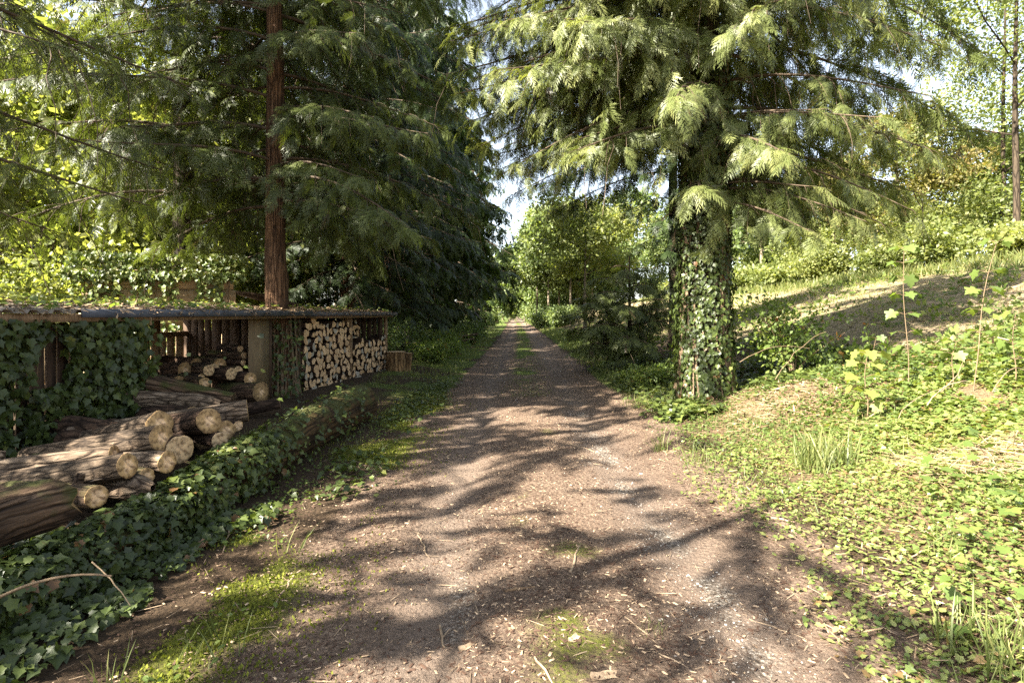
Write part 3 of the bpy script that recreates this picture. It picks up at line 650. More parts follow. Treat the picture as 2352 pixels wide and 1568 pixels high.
cedar(IX, IY, 14, .36, [(z, az, L, dict(tint=.62, droop=rnd(.46, .66), up=.2, hang=1.3, sp=.185, r0=.010 + .005 * L)) for z, az, L in ivb]
      + [(z, az, L, dict(tint=.5, hang=1.1)) for z, az, L in [(5.2, 1.2, 3.6), (6.1, 2.0, 3.8), (6.9, .8, 3.6), (7.7, 2.4, 3.6), (8.5, 1.5, 3.4)]]
      + [(z, az, L, dict(tint=.58, droop=.5, hang=1.2, sp=.16)) for z, az, L in [(5.6, 3.1, 4.5), (6.1, 2.75, 4.6), (6.7, -2.95, 4.7), (7.2, 3.05, 4.7), (7.7, -2.8, 4.5), (8.1, 2.85, 4.7), (8.7, -3.05, 4.6), (9.3, 2.95, 4.5), (5.0, 2.8, 4.0), (6.4, 3.0, 4.9), (7.4, 2.9, 5.0), (8.4, -3.1, 5.0), (9.0, 3.1, 5.0), (5.8, -3.0, 4.6)]]
      + [(z, az, L, dict(tint=.34, droop=.40, up=.10, hang=1.35, sp=.21, bare=.15, r0=.03)) for z, az, L in [(4.9, .55, 6.2), (5.6, .85, 6.6), (6.2, .35, 6.8), (6.9, .65, 7.2), (7.6, .2, 6.6), (8.3, .5, 6.6), (9.0, .8, 6.4), (9.6, .1, 6.0), (4.4, .75, 5.2)]]  # long right-hand boughs, their backlit shade put into a darker leaf tint
      + ring_boughs(9.5, 12.5, 12, lambda z: 3.0, tint=.55),
      'huge cedar on the right verge with pale-tipped boughs over an ivy-wrapped trunk', flare=.38, seed=11, fsize=.42, fstep=.07, bark='dark_bark')
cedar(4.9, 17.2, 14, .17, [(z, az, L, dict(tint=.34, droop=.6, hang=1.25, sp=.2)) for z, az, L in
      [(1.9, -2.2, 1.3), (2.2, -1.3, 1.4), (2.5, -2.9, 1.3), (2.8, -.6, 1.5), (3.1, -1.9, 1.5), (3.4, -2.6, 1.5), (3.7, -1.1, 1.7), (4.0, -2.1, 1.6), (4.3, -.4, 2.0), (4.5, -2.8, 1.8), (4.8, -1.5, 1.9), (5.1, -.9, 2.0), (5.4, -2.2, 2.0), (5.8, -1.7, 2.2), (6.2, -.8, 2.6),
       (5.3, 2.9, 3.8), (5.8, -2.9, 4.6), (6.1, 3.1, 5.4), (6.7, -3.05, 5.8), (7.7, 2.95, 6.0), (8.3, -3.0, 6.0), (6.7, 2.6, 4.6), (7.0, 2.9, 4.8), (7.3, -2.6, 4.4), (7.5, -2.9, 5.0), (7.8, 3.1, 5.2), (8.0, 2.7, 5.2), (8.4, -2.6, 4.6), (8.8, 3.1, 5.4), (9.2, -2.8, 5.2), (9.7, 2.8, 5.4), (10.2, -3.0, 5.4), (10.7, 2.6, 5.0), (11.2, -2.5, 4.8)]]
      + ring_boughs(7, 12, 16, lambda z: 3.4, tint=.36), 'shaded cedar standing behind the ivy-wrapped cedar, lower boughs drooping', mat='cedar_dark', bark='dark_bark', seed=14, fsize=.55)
cedar(3.2, 15.6, 3.0, .07, [(z, az, L, dict(tint=.40, droop=.35, up=.05, hang=.75, sp=.08, s0=.35, fstep=.06)) for z, az, L in
      [(.4, -2.5, 1.5), (.7, -1.9, 1.6), (.9, 3.1, 1.8), (1.4, -.2, 1.6), (1.6, -2.6, 1.7), (.5, -2.8, 1.6), (.6, -1.4, 1.5), (.8, 2.6, 1.6), (1.0, -2.3, 1.8), (1.1, -.7, 1.6), (1.2, .4, 1.4), (1.3, -3.0, 1.8), (1.5, -1.8, 1.6), (1.6, 1.7, 1.2), (1.7, -.3, 1.3), (1.8, 2.9, 1.4), (1.9, -2.4, 1.3), (2.1, -1.2, 1.1), (2.2, .6, 1.0), (2.3, -2.9, 1.1), (2.5, -2.0, .9), (2.6, -.5, .9), (2.7, 2.2, .8)]],
      'low bushy young cedar with blue-green sprays beside the track', name='young_cedar', mat='cedar', bark='dark_bark', seed=19, bare=.02, fsize=.42)

# unseen behind the camera's left shoulder: the low cedar that throws the dappled shade across the track
cedar(-6.4, -0.8, 9, .2, ring_boughs(2.5, 8.6, 29, lambda z: 3.5 - .22 * z, tint=.4, bare=.35), 'low cedar behind the viewer to the left, dappling the track', seed=30)
cedar(-8.0, 2.2, 10.5, .22, ring_boughs(3, 10, 34, lambda z: 3.7 - .2 * z, tint=.4, bare=.3), 'second low cedar outside the picture to the left, shading the ivy bank', seed=31)

# ---------------------------------------------------------------- broadleaved trees
# grove of slim trees where the track runs out of sight
gv = [(2.9, 66, 13.5, 'leftmost slim tree of the grove, crown leaning over the far track'), (4.0, 62, 12.5, 'slim pale-stemmed tree, second in the far grove by the track'), (5.2, 63, 13.5, 'tallest round-crowned tree in the middle of the far grove'),
      (6.2, 60, 12.0, 'slim tree right of the middle of the far grove'), (7.4, 64, 12.5, 'slim tree near the right end of the far grove'), (8.6, 61, 11.5, 'rightmost slim tree of the far grove, half behind the young cedar'), (4.6, 72, 15, 'taller slim tree standing behind the far grove'), (7.0, 74, 15, 'slim tree behind the right half of the far grove')]
for x, y, h, lab in gv:
    broadleaf(x, y, h, .14, lab, crown=(.28, .24), ncl=1900, cs=.75, mat='broad_green', group='slim trees of the far grove', tint=.74)
broadleaf(4.9, 38, 8.6, .13, 'yellow-leaved tree with pale forked stems beyond the young cedar', crown=(.42, .34), ncl=1700, cs=.5, mat='broad', tint=.62)
for x, y, h, lab in [(3.6, 96, 14, 'far tree on the right where the track narrows'), (-2.6, 100, 13, 'far tree on the left where the track narrows'), (2.8, 128, 13, 'distant tree closing the right side of the track end'), (-2.2, 135, 14, 'distant tree closing the left side of the track end'), (.4, 165, 14, 'tree at the very end of the track'), (6, 110, 17, 'tall far tree behind the grove'), (12, 90, 17, 'tall far tree right of the grove'), (16, 75, 15, 'bright tree between the grove and the hillside')]:
    broadleaf(x, y, h, .16, lab, crown=(.08, .32), ncl=1500, cs=1.0, mat='broad_green', group='trees around the track end', tint=.6)
# trees and shrubs along the crest of the clearing
cr_ = [(15.6, 17.6, 12.5, 'tall open tree at the right edge, its trunk standing in the grass', 'broad', .11, 3000, .26, .45), (18.6, 21.5, 14, 'tall airy tree with a forked pale stem behind the right-edge tree', 'broad', .10, 2800, .27, .45),
       (16.2, 24.0, 7.0, 'bronze-leaved tree on the crest left of the right-edge tree', 'bronze', .16, 2600, .30, .1), (17.0, 30, 6.8, 'green tree on the crest with a pale upright stem', 'broad', .13, 2000, .36, .2), (15.8, 36, 8.0, 'slim pale-stemmed tree on the middle of the crest', 'broad_green', .12, 1900, .4, .25),
       (16.2, 43, 8.0, 'tree on the crest just right of the ivy-wrapped trunk', 'broad_green', .14, 1900, .45, .2), (15.4, 52, 9.0, 'dark-stemmed tree at the left end of the crest', 'broad_green', .15, 1900, .5, .15), (20, 34, 6.2, 'tree behind the crest with its top against the sky', 'broad', .15, 2000, .45, .3), (21, 48, 7.0, 'rounded tree behind the left part of the crest', 'broad_green', .16, 1900, .55, .15), (23, 27, 6.5, 'large tree far behind the crest at the right', 'broad', .2, 2200, .45, .3)]
for x, y, h, lab, mt, r, n, cs, gp in cr_:
    broadleaf(x, y, h, r, lab, crown=(.22, .30), ncl=n, cs=cs, mat=mt, group='trees along the crest of the clearing', tint=.50, gap=gp, bark='pale_bark' if y > 28 else 'dark_bark')
sh_ = [(14.8, 20, 2.4, 1.7, 'lush shrub left of the right-edge tree trunk'), (14.6, 23, 2.3, 1.6, 'leafy shrub below the bronze tree'), (14.8, 26.5, 2.6, 1.8, 'rounded light-green shrub on the crest'), (14.6, 30.5, 2.4, 1.7, 'shrub on the crest below the pale upright stem'), (14.8, 35, 2.4, 1.9, 'low spreading shrub mid-crest'), (14.9, 40, 2.5, 1.9, 'shrub between two slim stems on the crest'), (14.8, 46, 2.6, 2.1, 'shrub near the left end of the crest'), (14.8, 53, 2.8, 2.3, 'shrub at the left end of the crest beside the ivy-wrapped trunk'), (16.5, 22, 3.4, 2.0, 'taller shrub behind the crest below the forked stem'), (17, 27, 3.6, 2.2, 'dense shrub behind the rounded light-green one'), (14.4, 17, 1.3, 1.0, 'small shrub at the foot of the right-edge tree'), (17, 33, 3.4, 2.2, 'thicket shrub behind the middle of the crest'), (17, 40, 3.6, 2.3, 'thicket shrub behind the left part of the crest'), (17.5, 17.5, 3.4, 2.0, 'shrub at the right edge behind the tree trunk')]
for x, y, h, rad, lab in sh_:
    shrub(x + rnd(-.3, .9), y, h * (rnd(.35, .75) if x < 15 else rnd(.6, 1.0)), rad * rnd(.7, 1.05), lab, ncl=1000, cs=.30 if y < 30 else .45, mat='broad', group='shrubs along the crest', tint=rnd(.42, .72))
# sunny undergrowth and trees behind the woodshed
lb = [(-13.5, 15.5, 9, 'sunlit yellow-green tree at the left edge behind the shed'), (-15, 17, 12, 'tall sunlit tree behind the shed, left of the dark stem'), (-11, 19, 10, 'sunlit tree right behind the dark-stemmed cedar'), (-19, 24, 14, 'tall bright tree far behind the shed'), (-13, 27, 13, 'bright tree between the dark stem and the red-barked trunk'), (-24, 20, 14, 'bright tree at the far left edge'), (-17, 36, 16, 'tree far behind the shed, seen through the boughs'), (-10.5, 34, 14, 'tree behind the row of cedars')]
for x, y, h, lab in lb:
    broadleaf(x, y, h, .15, lab, crown=(.12, .32), ncl=2000, cs=.46 if y < 20 else .62, mat='broad', group='sunlit trees behind the woodshed', tint=.68, gap=.15)
for x, y, h, rad, lab in [(-10.2, 9.6, 2.9, 1.4, 'bright bush above the left end of the shed roof'), (-11.2, 13.2, 3.2, 1.6, 'bright bush behind the plank wall'), (-9.8, 16.5, 3.0, 1.5, 'bright bush behind the right end of the plank wall')]:
    shrub(x, y, h, rad, lab, ncl=1300, cs=.22, mat='broad', group='bushes behind the plank wall', tint=.6)
# dark undergrowth at the foot of the cedar row, fresh green at its rim
for x, y, h, rad, mt, lab in [(-2.7, 18.5, .75, .75, 'maple', 'fresh green nettle clump beside the chopping block'), (-2.6, 21.0, .8, .8, 'maple', 'second fresh green clump on the left verge'), (-2.9, 24, .9, .9, 'maple', 'third green clump by the branch heap'), (-4.2, 17.3, 1.4, 1.0, 'broad_green', 'shaded bush right of the woodshed'), (-4.3, 21, 1.4, 1.1, 'broad_green', 'shaded bush under the second verge cedar'), (-2.5, 30, .9, .9, 'broad_green', 'small bush on the left verge beyond the branch heap'), (-2.7, 36, 1.1, 1.0, 'broad_green', 'small far bush on the left verge'), (-2.9, 46, 1.6, 1.2, 'broad_green', 'far bush under the fifth verge cedar')]:
    shrub(x, y, h, rad, lab, ncl=750, cs=.15 if y < 26 else .26, mat=mt, group='bushes on the left verge', tint=.42)
for x, y, h, rad, lab in [(4.2, 52, 2.0, 1.4, 'shrub at the foot of the far grove'), (3.2, 58, 1.8, 1.3, 'shrub where the right verge meets the grove'), (3.4, 78, 2.6, 1.8, 'shrub on the right verge past the grove'), (5.5, 70, 3.8, 2.6, 'tall shrub closing the view under the left half of the grove'), (8.5, 69, 4.0, 2.8, 'tall shrub closing the view under the right half of the grove'), (11.5, 66, 4.0, 2.8, 'tall shrub right of the grove'), (7.0, 80, 4.6, 3.2, 'thicket shrub far behind the grove'), (-2.8, 74, 2.6, 1.7, 'shrub on the far left verge')]:
    shrub(x, y, h, rad, lab, ncl=700, cs=.5, mat='broad_green', group='shrubs by the far track', tint=.6)
# ---------------------------------------------------------------- the woodshed
def SH(y, d, z=0.0):
    """point on the shed: y along the front, d metres behind the front plane"""
    return np.array([-5.626 + .14 * y - .990 * d, y + .139 * d, z])
FD = math.atan2(1, .14)          # heading of the shed front
SANG = FD - pi / 2               # rotation of things whose own Y runs along the front
shed = empty('woodshed', tuple(SH(10, 1, .12)), 'low lean-to woodshed with slate-grey roof edge, open front and plank posts', 'shed')

def prism_along(g, y0, y1, d0, d1, z0, z1, mat=0, tint=.5):
    V = [SH(y, d, z) for y in (y0, y1) for d in (d0, d1) for z in (z0, z1)]
    g.add(V, [[0, 1, 3, 2], [4, 6, 7, 5], [0, 4, 5, 1], [2, 3, 7, 6], [0, 2, 6, 4], [1, 5, 7, 3]], mat, tint)

def roof_sheet(y0, y1, z0, rise, d0=-.22, d1=2.05, pitch=.25):
    g = Geo(); prof = []; y = y0
    while y < y1:
        for o, z in ((0, 0), (.13, 0), (.155, .035), (.225, .035)): prof.append((y + o, z))
        y += pitch
    prof = [(a, b) for a, b in prof if a <= y1] + [(y1, 0)]
    n = len(prof); V = []
    for d in (d0, d1):
        for a, b in prof:
            for th in (0, -.006): V.append(SH(a, d, z0 + rise * (d - d0) / (d1 - d0) + b + th))
    F = []
    for i in range(n - 1):
        a, b = i * 2, n * 2 + i * 2
        F += [[a, a + 2, b + 2, b], [a + 1, b + 1, b + 3, a + 3], [a, a + 1, a + 3, a + 2]]
    g.add(V, F); return g
roof = roof_sheet(4.6, 11.1, 1.655, .14).build('roof', M['rust'], shed)
g2 = roof_sheet(11.0, 15.85, 1.635, .13); g2.build('roof', M['rust'], shed)
g = Geo(); prism_along(g, 6.05, 11.02, -.238, -.222, 1.607, 1.697); prism_along(g, 6.05, 11.02, -.222, -.06, 1.692, 1.697); g.build('roof_edging', M['metal'], shed)
g = Geo(); prism_along(g, 10.95, 15.9, -.21, -.20, 1.60, 1.678); prism_along(g, 10.95, 15.9, -.20, -.06, 1.673, 1.678); g.build('roof_edging', M['metal'], shed)
g = Geo(); prism_along(g, 4.6, 10.2, -.17, -.12, 1.56, 1.648); g.build('fascia', M['plank'], shed)
g = Geo(); prism_along(g, 9.9, 11.3, -.15, -.10, 1.565, 1.63); prism_along(g, 11.3, 15.8, -.12, -.07, 1.55, 1.62); g.build('fascia', M['plank'], shed)
for y, dd, wd_, dp in ((4.9, .05, .10, .10), (6.85, .0, .11, .11), (10.02, .02, .06, .1), (11.03, .03, .09, .1), (13.36, .0, .05, .24), (15.6, -.02, .06, .09), (6.85, 1.7, .1, .1), (12.0, 1.75, .1, .1), (15.55, 1.75, .1, .1), (9.25, 1.6, .16, .05)):
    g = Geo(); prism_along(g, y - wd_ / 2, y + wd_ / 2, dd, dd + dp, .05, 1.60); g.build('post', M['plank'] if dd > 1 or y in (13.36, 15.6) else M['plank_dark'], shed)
g = Geo(); prism_along(g, 9.40, 9.98, .03, .055, .1, 1.585); g.build('board_panel', M['panel'], shed)
# plank walls with gaps: behind the ivy curtain, side partition and back
g = Geo(); y = 4.7
while y < 6.8:
    w_ = rnd(.09, .17); prism_along(g, y, y + w_, .07 + rnd(0, .02), .095, .1, 1.55); y += w_ + rnd(.005, .05)
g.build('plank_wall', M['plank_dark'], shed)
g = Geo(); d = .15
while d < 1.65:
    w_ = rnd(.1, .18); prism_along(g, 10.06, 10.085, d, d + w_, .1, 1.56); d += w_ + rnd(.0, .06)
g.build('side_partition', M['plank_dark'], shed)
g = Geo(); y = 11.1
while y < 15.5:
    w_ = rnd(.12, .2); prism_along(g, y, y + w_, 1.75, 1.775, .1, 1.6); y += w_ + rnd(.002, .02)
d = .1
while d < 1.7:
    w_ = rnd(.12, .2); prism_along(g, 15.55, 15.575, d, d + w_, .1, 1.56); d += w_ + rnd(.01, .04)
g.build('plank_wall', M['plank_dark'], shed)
pk = Geo(); y = 5.2
while y < 11.4:
    w_ = rnd(.10, .2); prism_along(pk, y, y + w_, 1.70 + rnd(0, .02), 1.725, .3, 1.29 + rnd(-.03, .02)); y += w_ + rnd(.01, .07)
pk.build('picket_wall', M['plank_h'], shed)
g = Geo(); prism_along(g, 5.2, 11.5, 1.66, 1.697, 1.24, 1.33); prism_along(g, 5.2, 11.5, 1.66, 1.697, .62, .70); g.build('rail', M['plank'], shed)
# pale battens the firewood stands on
g = Geo(); prism_along(g, 13.4, 15.6, -.05, -.01, .10, .14); prism_along(g, 13.9, 13.96, -.06, -.02, -.02, .1); prism_along(g, 14.9, 14.96, -.06, -.02, -.02, .1); g.build('bottom_rail', M['wedge_grey'], shed)

# ---- firewood: one object per piece
def outline(kind, r):
    if kind == 'round':
        n = 14; a = np.arange(n) * 2 * pi / n; rr = r * (1 + .08 * np.sin(2 * a + rnd(0, 6)) + RNG.normal(0, .03, n)); return np.stack([rr * np.cos(a) * rnd(.8, 1), rr * np.sin(a)], 1)
    span = pi * rnd(.9, 1.12) if kind == 'half' else R(rnd(65, 115))
    n = 9; a = np.linspace(-span / 2, span / 2, n) + pi / 2; q = r * (1.25 if kind == 'half' else 1.75)
    P = np.stack([q * np.cos(a), q * np.sin(a)], 1) * (1 + RNG.normal(0, .025, (n, 1)))
    mid = np.array([[rnd(-.06, .06) * q, rnd(-.05, .12) * q]])
    P = np.vstack([P, mid]); return P - P.mean(0)
def wood_piece(kind, r, depth, face, bark):
    P = outline(kind, r); n = len(P); g = Geo(); tb = rnd(.25, .8)
    def ring(x, s, j=0): return np.column_stack([np.full(n, x) + RNG.normal(0, j, n), P * s])
    rings = [ring(-.006, 1.0), ring(-depth, .98)]
    idx = np.arange(n); i2 = (idx + 1) % n
    V = np.vstack(rings); g.add(V, np.stack([idx, i2, i2 + n, idx + n], -1), 1, tb)
    V = np.vstack([ring(-.006, 1.0), ring(0, .95, .002), ring(.001, .5, .004), [[0, 0, 0]]])
    g.add(V, np.stack([idx, idx + n, i2 + n, i2], -1), 0, tb); g.add(V, np.stack([idx + n, idx + 2 * n, i2 + 2 * n, i2 + n], -1), 0, tb)
    g.add(V, np.stack([idx + 2 * n, np.full(n, 3 * n), i2 + 2 * n], -1), 0, tb)
    o = g.build('firewood_log', [face, bark]); return o
protos = []
for kind, face, lab, cnt in (('round', 'wedge', 'round pale-tan sawn end', 5), ('half', 'wedge', 'half-round split tan end', 5), ('wedge', 'wedge', 'wedge-split tan end', 5), ('half', 'wedge_grey', 'weathered grey half-round end', 3), ('wedge', 'wedge_grey', 'weathered grey wedge end', 2)):
    for c in range(cnt):
        protos.append((wood_piece(kind, .068, .34, M[face], M['log_dark']), lab, [False]))
pw = np.array([.054] * 5 + [.058] * 5 + [.058] * 5 + [.05] * 3 + [.03] * 2); pw /= pw.sum()
def stack(y0, y1, z0, ztop, d, sp, where, z_lift=None):
    row = 0; z = z0
    while z < ztop + sp:
        y = y0 + (sp * .5 if row % 2 else 0) + rnd(-.02, .02)
        while y < y1:
            zz = z + rnd(-.018, .018)
            if zz < ztop + .05 * math.sin(y * 5) + (.06 * rnd(-1, 1)):
                k = int(RNG.choice(len(protos), p=pw)); po, lab, used = protos[k]
                o = po if not used[0] else po.copy()
                if used[0]: COL.objects.link(o)
                used[0] = True
                o.location = SH(y, d + rnd(-.035, .045), zz); o.rotation_euler = (rnd(0, 6.28), rnd(-.03, .03), SANG + rnd(-.06, .06) - .02)
                f = sp / .145 * rnd(.86, 1.12); o.scale = (1, f, f * rnd(.98, 1.18))
                tag(o, '%s of a log in the %s' % (lab, where), 'firewood', 'firewood, %s, %s' % (where, lab))
            y += sp * rnd(.92, 1.08)
        z += sp * .90; row += 1
stack(11.16, 13.30, .11, 1.47, .0, .158, 'tall front woodpile')
stack(13.46, 15.45, .20, .96, -.02, .150, 'low right woodpile')
stack(13.50, 14.95, 1.0, 1.46, .50, .150, 'set-back upper woodpile')
g = Geo(); prism_along(g, 13.42, 14.9, .42, .9, .80, .86); g.build('shelf', M['plank_dark'], shed)
for po, lab, used in protos:
    if not used[0]: bpy.data.objects.remove(po)

# ---------------------------------------------------------------- logs
def make_log(name, E, A, L, r0, r1, mat, label, cat='log', cut='cut', group=None, seed=1, bump=.07, bend=0.0, oblique=0.0, rag=0.0, stubs=(), taper_tip=False, cutlabel=None):
    """E: centre of the end that shows; A: direction towards the other end. The log's own X axis points out of the showing end."""
    X = -norm(np.array(A, float)); Yv = norm(np.cross([0, 0, 1.0], X)); Zv = np.cross(X, Yv)
    k, n = 30, 26; g = Geo(); x = -np.linspace(0, L, n); th = np.arange(k) * 2 * pi / k
    rr = np.linspace(r0, r1, n)[:, None] * (1 + bump * 2 * (vnoise(np.cos(th)[None] * 1.6 + seed * 7, np.sin(th)[None] * 1.6 + x[:, None] * 1.1, seed) - .5) + bump * .9 * (vnoise(th[None] * 3.1 + x[:, None] * .0, x[:, None] * 6, seed + 3) - .5) + .035 * (vnoise(th[None] * 9.5, x[:, None] * 2.2, seed + 9) - .5))
    if taper_tip: rr[:6] *= np.array([.25, .5, .68, .82, .92, 1.0])[:, None]
    bz = bend * (x / L) ** 2
    P = np.stack([np.broadcast_to(x[:, None], (n, k)), rr * np.cos(th), rr * np.sin(th) + bz[:, None]], -1)
    P[0, :, 0] += oblique * np.sin(th) * r0 + RNG.normal(0, .002, k) + rag * (vnoise(np.cos(th) * 2 + seed, np.sin(th) * 2, seed) - .5) + .6 * rag * (vnoise(th * 4, th * 0, seed + 2) - .5)
    i = np.arange(n - 1)[:, None] * k; j = np.arange(k)[None]; j2 = (j + 1) % k
    g.add(P.reshape(-1, 3), np.stack([i + j, i + j2, i + k + j2, i + k + j], -1).reshape(-1, 4))
    jj = np.arange(k); g.add(np.vstack([P[-1], [[-L, 0, bz[-1]]]]), np.stack([jj, (jj + 1) % k, np.full(k, k)], -1)[:, ::-1])
    for (sx, sa, sl_, sr) in stubs:
        b = np.array([-sx * L, math.cos(sa) * r0 * .7, math.sin(sa) * r0 * .7 + bend * sx ** 2]); dvec = np.array([.25, math.cos(sa), math.sin(sa)])
        tube(g, b + dvec * sl_ * np.linspace(0, 1, 5)[:, None], sr * np.array([1.5, 1.15, 1, .95, .85]), 9, wob=.2, seed=seed)
    o = g.build(name, M[mat], smooth=True)
    rot = Matrix(((X[0], Yv[0], Zv[0]), (X[1], Yv[1], Zv[1]), (X[2], Yv[2], Zv[2])))
    o.rotation_euler = rot.to_euler(); o.location = E
    tag(o, label, cat, group)
    if not taper_tip:
        c = Geo(); rs = [1.0, .985, .75, .5, .25]
        V = np.vstack([np.column_stack([P[0, :, 0] * 1.0 + (.0 if q == 1.0 else .004 + rnd(-.001, .001)), P[0, :, 1] * q, P[0, :, 2] * q]) for q in rs] + [[[.004, 0, 0]]])
        F = np.vstack([np.stack([jj + a * k, jj + (a + 1) * k, (jj + 1) % k + (a + 1) * k, (jj + 1) % k + a * k], -1) for a in range(4)])
        c.add(V, F); c.add(V, np.stack([jj + 4 * k, np.full(k, 5 * k), (jj + 1) % k + 4 * k], -1))
        ce = c.build('cut_end', M[cut]); ce.parent = o
        if cutlabel: ce['label'] = cutlabel
    return o
PG = 'logs heaped between the ivy bank and the shed'
make_log('log', W(128, 1152, 3.45), (-.45, -.85, -.04), 1.6, .150, .17, 'log_brown', 'thick mossy brown log at the left edge, nearest of the heap', group=PG, seed=2, rag=.16, bump=.10)
make_log('log', W(222, 1140, 3.72), (-.90, .40, -.09), 1.4, .074, .08, 'log_brown', 'smooth reddish log with a broken stub, just right of the nearest thick log', group=PG, seed=3, stubs=[(.17, 1.35, .09, .028)])
make_log('split_log', W(352, 1118, 4.05), (-.93, .33, -.06), 1.1, .085, .10, 'log_pale', 'torn pale split log lying over the ivy edge', group=PG, seed=4, taper_tip=True, bump=.16)
make_log('log', W(334, 1097, 4.25), (-.93, .36, 0), 1.3, .072, .075, 'log_brown', 'small log end tucked behind the torn pale split log', group=PG, seed=5)
make_log('log', W(293, 1068, 4.05), (-.93, .16, -.17), 1.7, .090, .125, 'log_grey', 'long grey log with a peeling brown patch and a round end, middle of the heap', group=PG, seed=6, bend=-.05, stubs=[(.30, .3, .03, .03)])
make_log('log', W(384, 1060, 4.4), (-.93, .30, -.1), 1.5, .084, .09, 'log_pale', 'sunlit pale log with a dark knot in its sawn end', group=PG, seed=7)
make_log('log', W(262, 1046, 4.5), (-.94, -.16, -.10), 1.9, .085, .11, 'log_pale', 'long pale grey log with a short upright snag, running out of the left edge', group=PG, seed=8, stubs=[(.42, 1.5, .09, .03)])
make_log('log', W(371, 1005, 4.62), (-.93, .26, -.17), 1.5, .115, .095, 'log_grey', 'dark grey furrowed log above the sunlit pale one', group=PG, seed=9)
make_log('log', W(367, 972, 4.85), (-.83, .48, -.22), 1.3, .112, .10, 'log_grey', 'topmost log of the left heap, its round end cracked', group=PG, seed=10)
make_log('log', W(413, 1031, 4.72), (-.85, .52, 0), 1.3, .118, .11, 'log_dark', 'log with pale radial cracks in its end, low at the right of the left heap', group=PG, seed=11, cut='cut_pale')
make_log('log', W(480, 966, 5.35), (-.80, .56, -.18), 1.5, .120, .115, 'log_dark', 'dark log with a star-shaped pale heart in its end', group=PG, seed=12, cut='cut')
make_log('log', W(519, 988, 5.65), (-.80, .60, -.03), 1.3, .100, .10, 'log_dark', 'shaded log end right of the star-hearted one', group=PG, seed=13)
make_log('log', W(505, 1011, 5.35), (-.80, .60, 0), 1.2, .082, .08, 'log_dark', 'small yellowish log end at the ivy edge', group=PG, seed=14, cut='cut_pale')
make_log('log', W(547, 977, 6.0), (-.85, .52, 0), 1.0, .055, .055, 'log_dark', 'smallest grey log end beside the ivy', group=PG, seed=15)
make_log('log', W(568, 942, 6.3), (-.90, -.42, -.10), 1.6, .115, .12, 'log_pale', 'pale bark-stripped log lying behind the star-hearted log', group=PG, seed=16)
make_log('log', W(345, 880, 7.0), (.90, .10, -.22), 1.0, .125, .11, 'log_brown', 'big brown log slanting down inside the open bay', group=PG, seed=17)
make_log('split_log', W(508, 925, 6.7), (-.95, .1, .03), 1.5, .10, .10, 'log_pale', 'pointed split log with two sawn stubs in front of the open bay', group=PG, seed=18, taper_tip=True, stubs=[(.75, 2.6, .10, .045), (.85, 2.2, .16, .04)])
make_log('log', W(640, 925, 8.3), (-.80, -.55, -.12), 1.6, .08, .10, 'log_dark', 'dark rotten log pointing at the red-barked trunk', group=PG, seed=19)
make_log('log', W(700, 960, 8.6), (-.86, -.30, -.05), 1.5, .10, .11, 'log_dark', 'shaded log half hidden behind the fallen mossy trunk', group=PG, seed=36)
# hidden middle of the heap that carries the upper logs
for q, (u, v, y, r) in enumerate([(330, 1040, 5.1, .12), (300, 1000, 5.4, .12), (420, 1010, 5.6, .12), (470, 1005, 6.1, .12), (440, 960, 6.5, .13)]):
    make_log('log', W(u, v, y), (-.9, .42, 0), 1.2, r, r, 'log_dark', 'dark log deep in the heap under the upper logs', group=PG + ', lower layer', seed=40 + q)
# log ends stored inside the open bay
ins = [(425, 850, 8.9, .13, 'cut', 'half-round log'), (440, 876, 8.7, .10, 'cut', 'squarish log'), (462, 868, 8.7, .07, 'cut', 'small shaded log'), (480, 850, 8.8, .085, 'cut_pale', 'oval pale log'), (491, 848, 9.0, .10, 'cut_pale', 'tall oval log'), (470, 880, 8.5, .09, 'cut', 'grey log'), (531, 858, 8.9, .10, 'cut_pale', 'sun-flecked oval log'), (547, 852, 9.1, .08, 'cut_pale', 'ivy-touched log'), (552, 800, 9.6, .055, 'cut_pale', 'upper small log'), (561, 815, 9.6, .06, 'cut_pale', 'round upper log'), (559, 832, 9.5, .055, 'cut_pale', 'orange round log'), (600, 900, 8.8, .16, 'cut', 'thick shaded log'), (575, 870, 9.0, .11, 'cut', 'dim log'), (505, 838, 9.4, .12, 'cut', 'back log'), (450, 838, 9.4, .12, 'cut', 'far log'), (540, 825, 9.8, .11, 'cut', 'rear log'), (410, 880, 8.6, .11, 'cut', 'shaded log')]
for q, (u, v, y, r, c, lab) in enumerate(ins):
    make_log('log', W(u, v, y), (-.85 + rnd(-.1, .1), .45 + rnd(-.2, .2), rnd(-.05, .05)), .8, r, r * rnd(.9, 1.1), 'log_brown' if q % 2 else 'log_dark', lab + ' end stored inside the open bay, ' + ('high up' if v < 840 else 'beside the plank panel' if u > 565 else 'at the left' if u < 445 else 'in the middle'), group='logs stored in the open bay', seed=60 + q, cut=c)
# the fallen trunk along the verge
make_log('fallen_trunk', (-2.30, 8.75, .29), (-.055, -1, -.012), 7.6, .31, .27, 'log_mossy', 'long fallen mossy trunk lying along the verge, its near half buried in ivy', group=None, seed=21, bump=.04) if False else None
g = Geo(); yy = np.linspace(8.75, 1.0, 60); cxl = -2.34 - .055 * (8.75 - yy) * .9
P = np.stack([cxl, yy, np.full(60, .27) - .13 * np.clip((7 - yy) / 3, 0, 1)], 1); RL = np.interp(yy, [1, 4, 5.5, 8.75], [.14, .16, .22, .28])
tube(g, P, RL, 36, wob=.05, seed=4)
ft = tag(g.build('fallen_trunk', M['log_mossy'], smooth=True, loc=(-2.3, 5, 0)), 'long fallen mossy trunk lying along the verge, its near half buried in ivy', 'log')
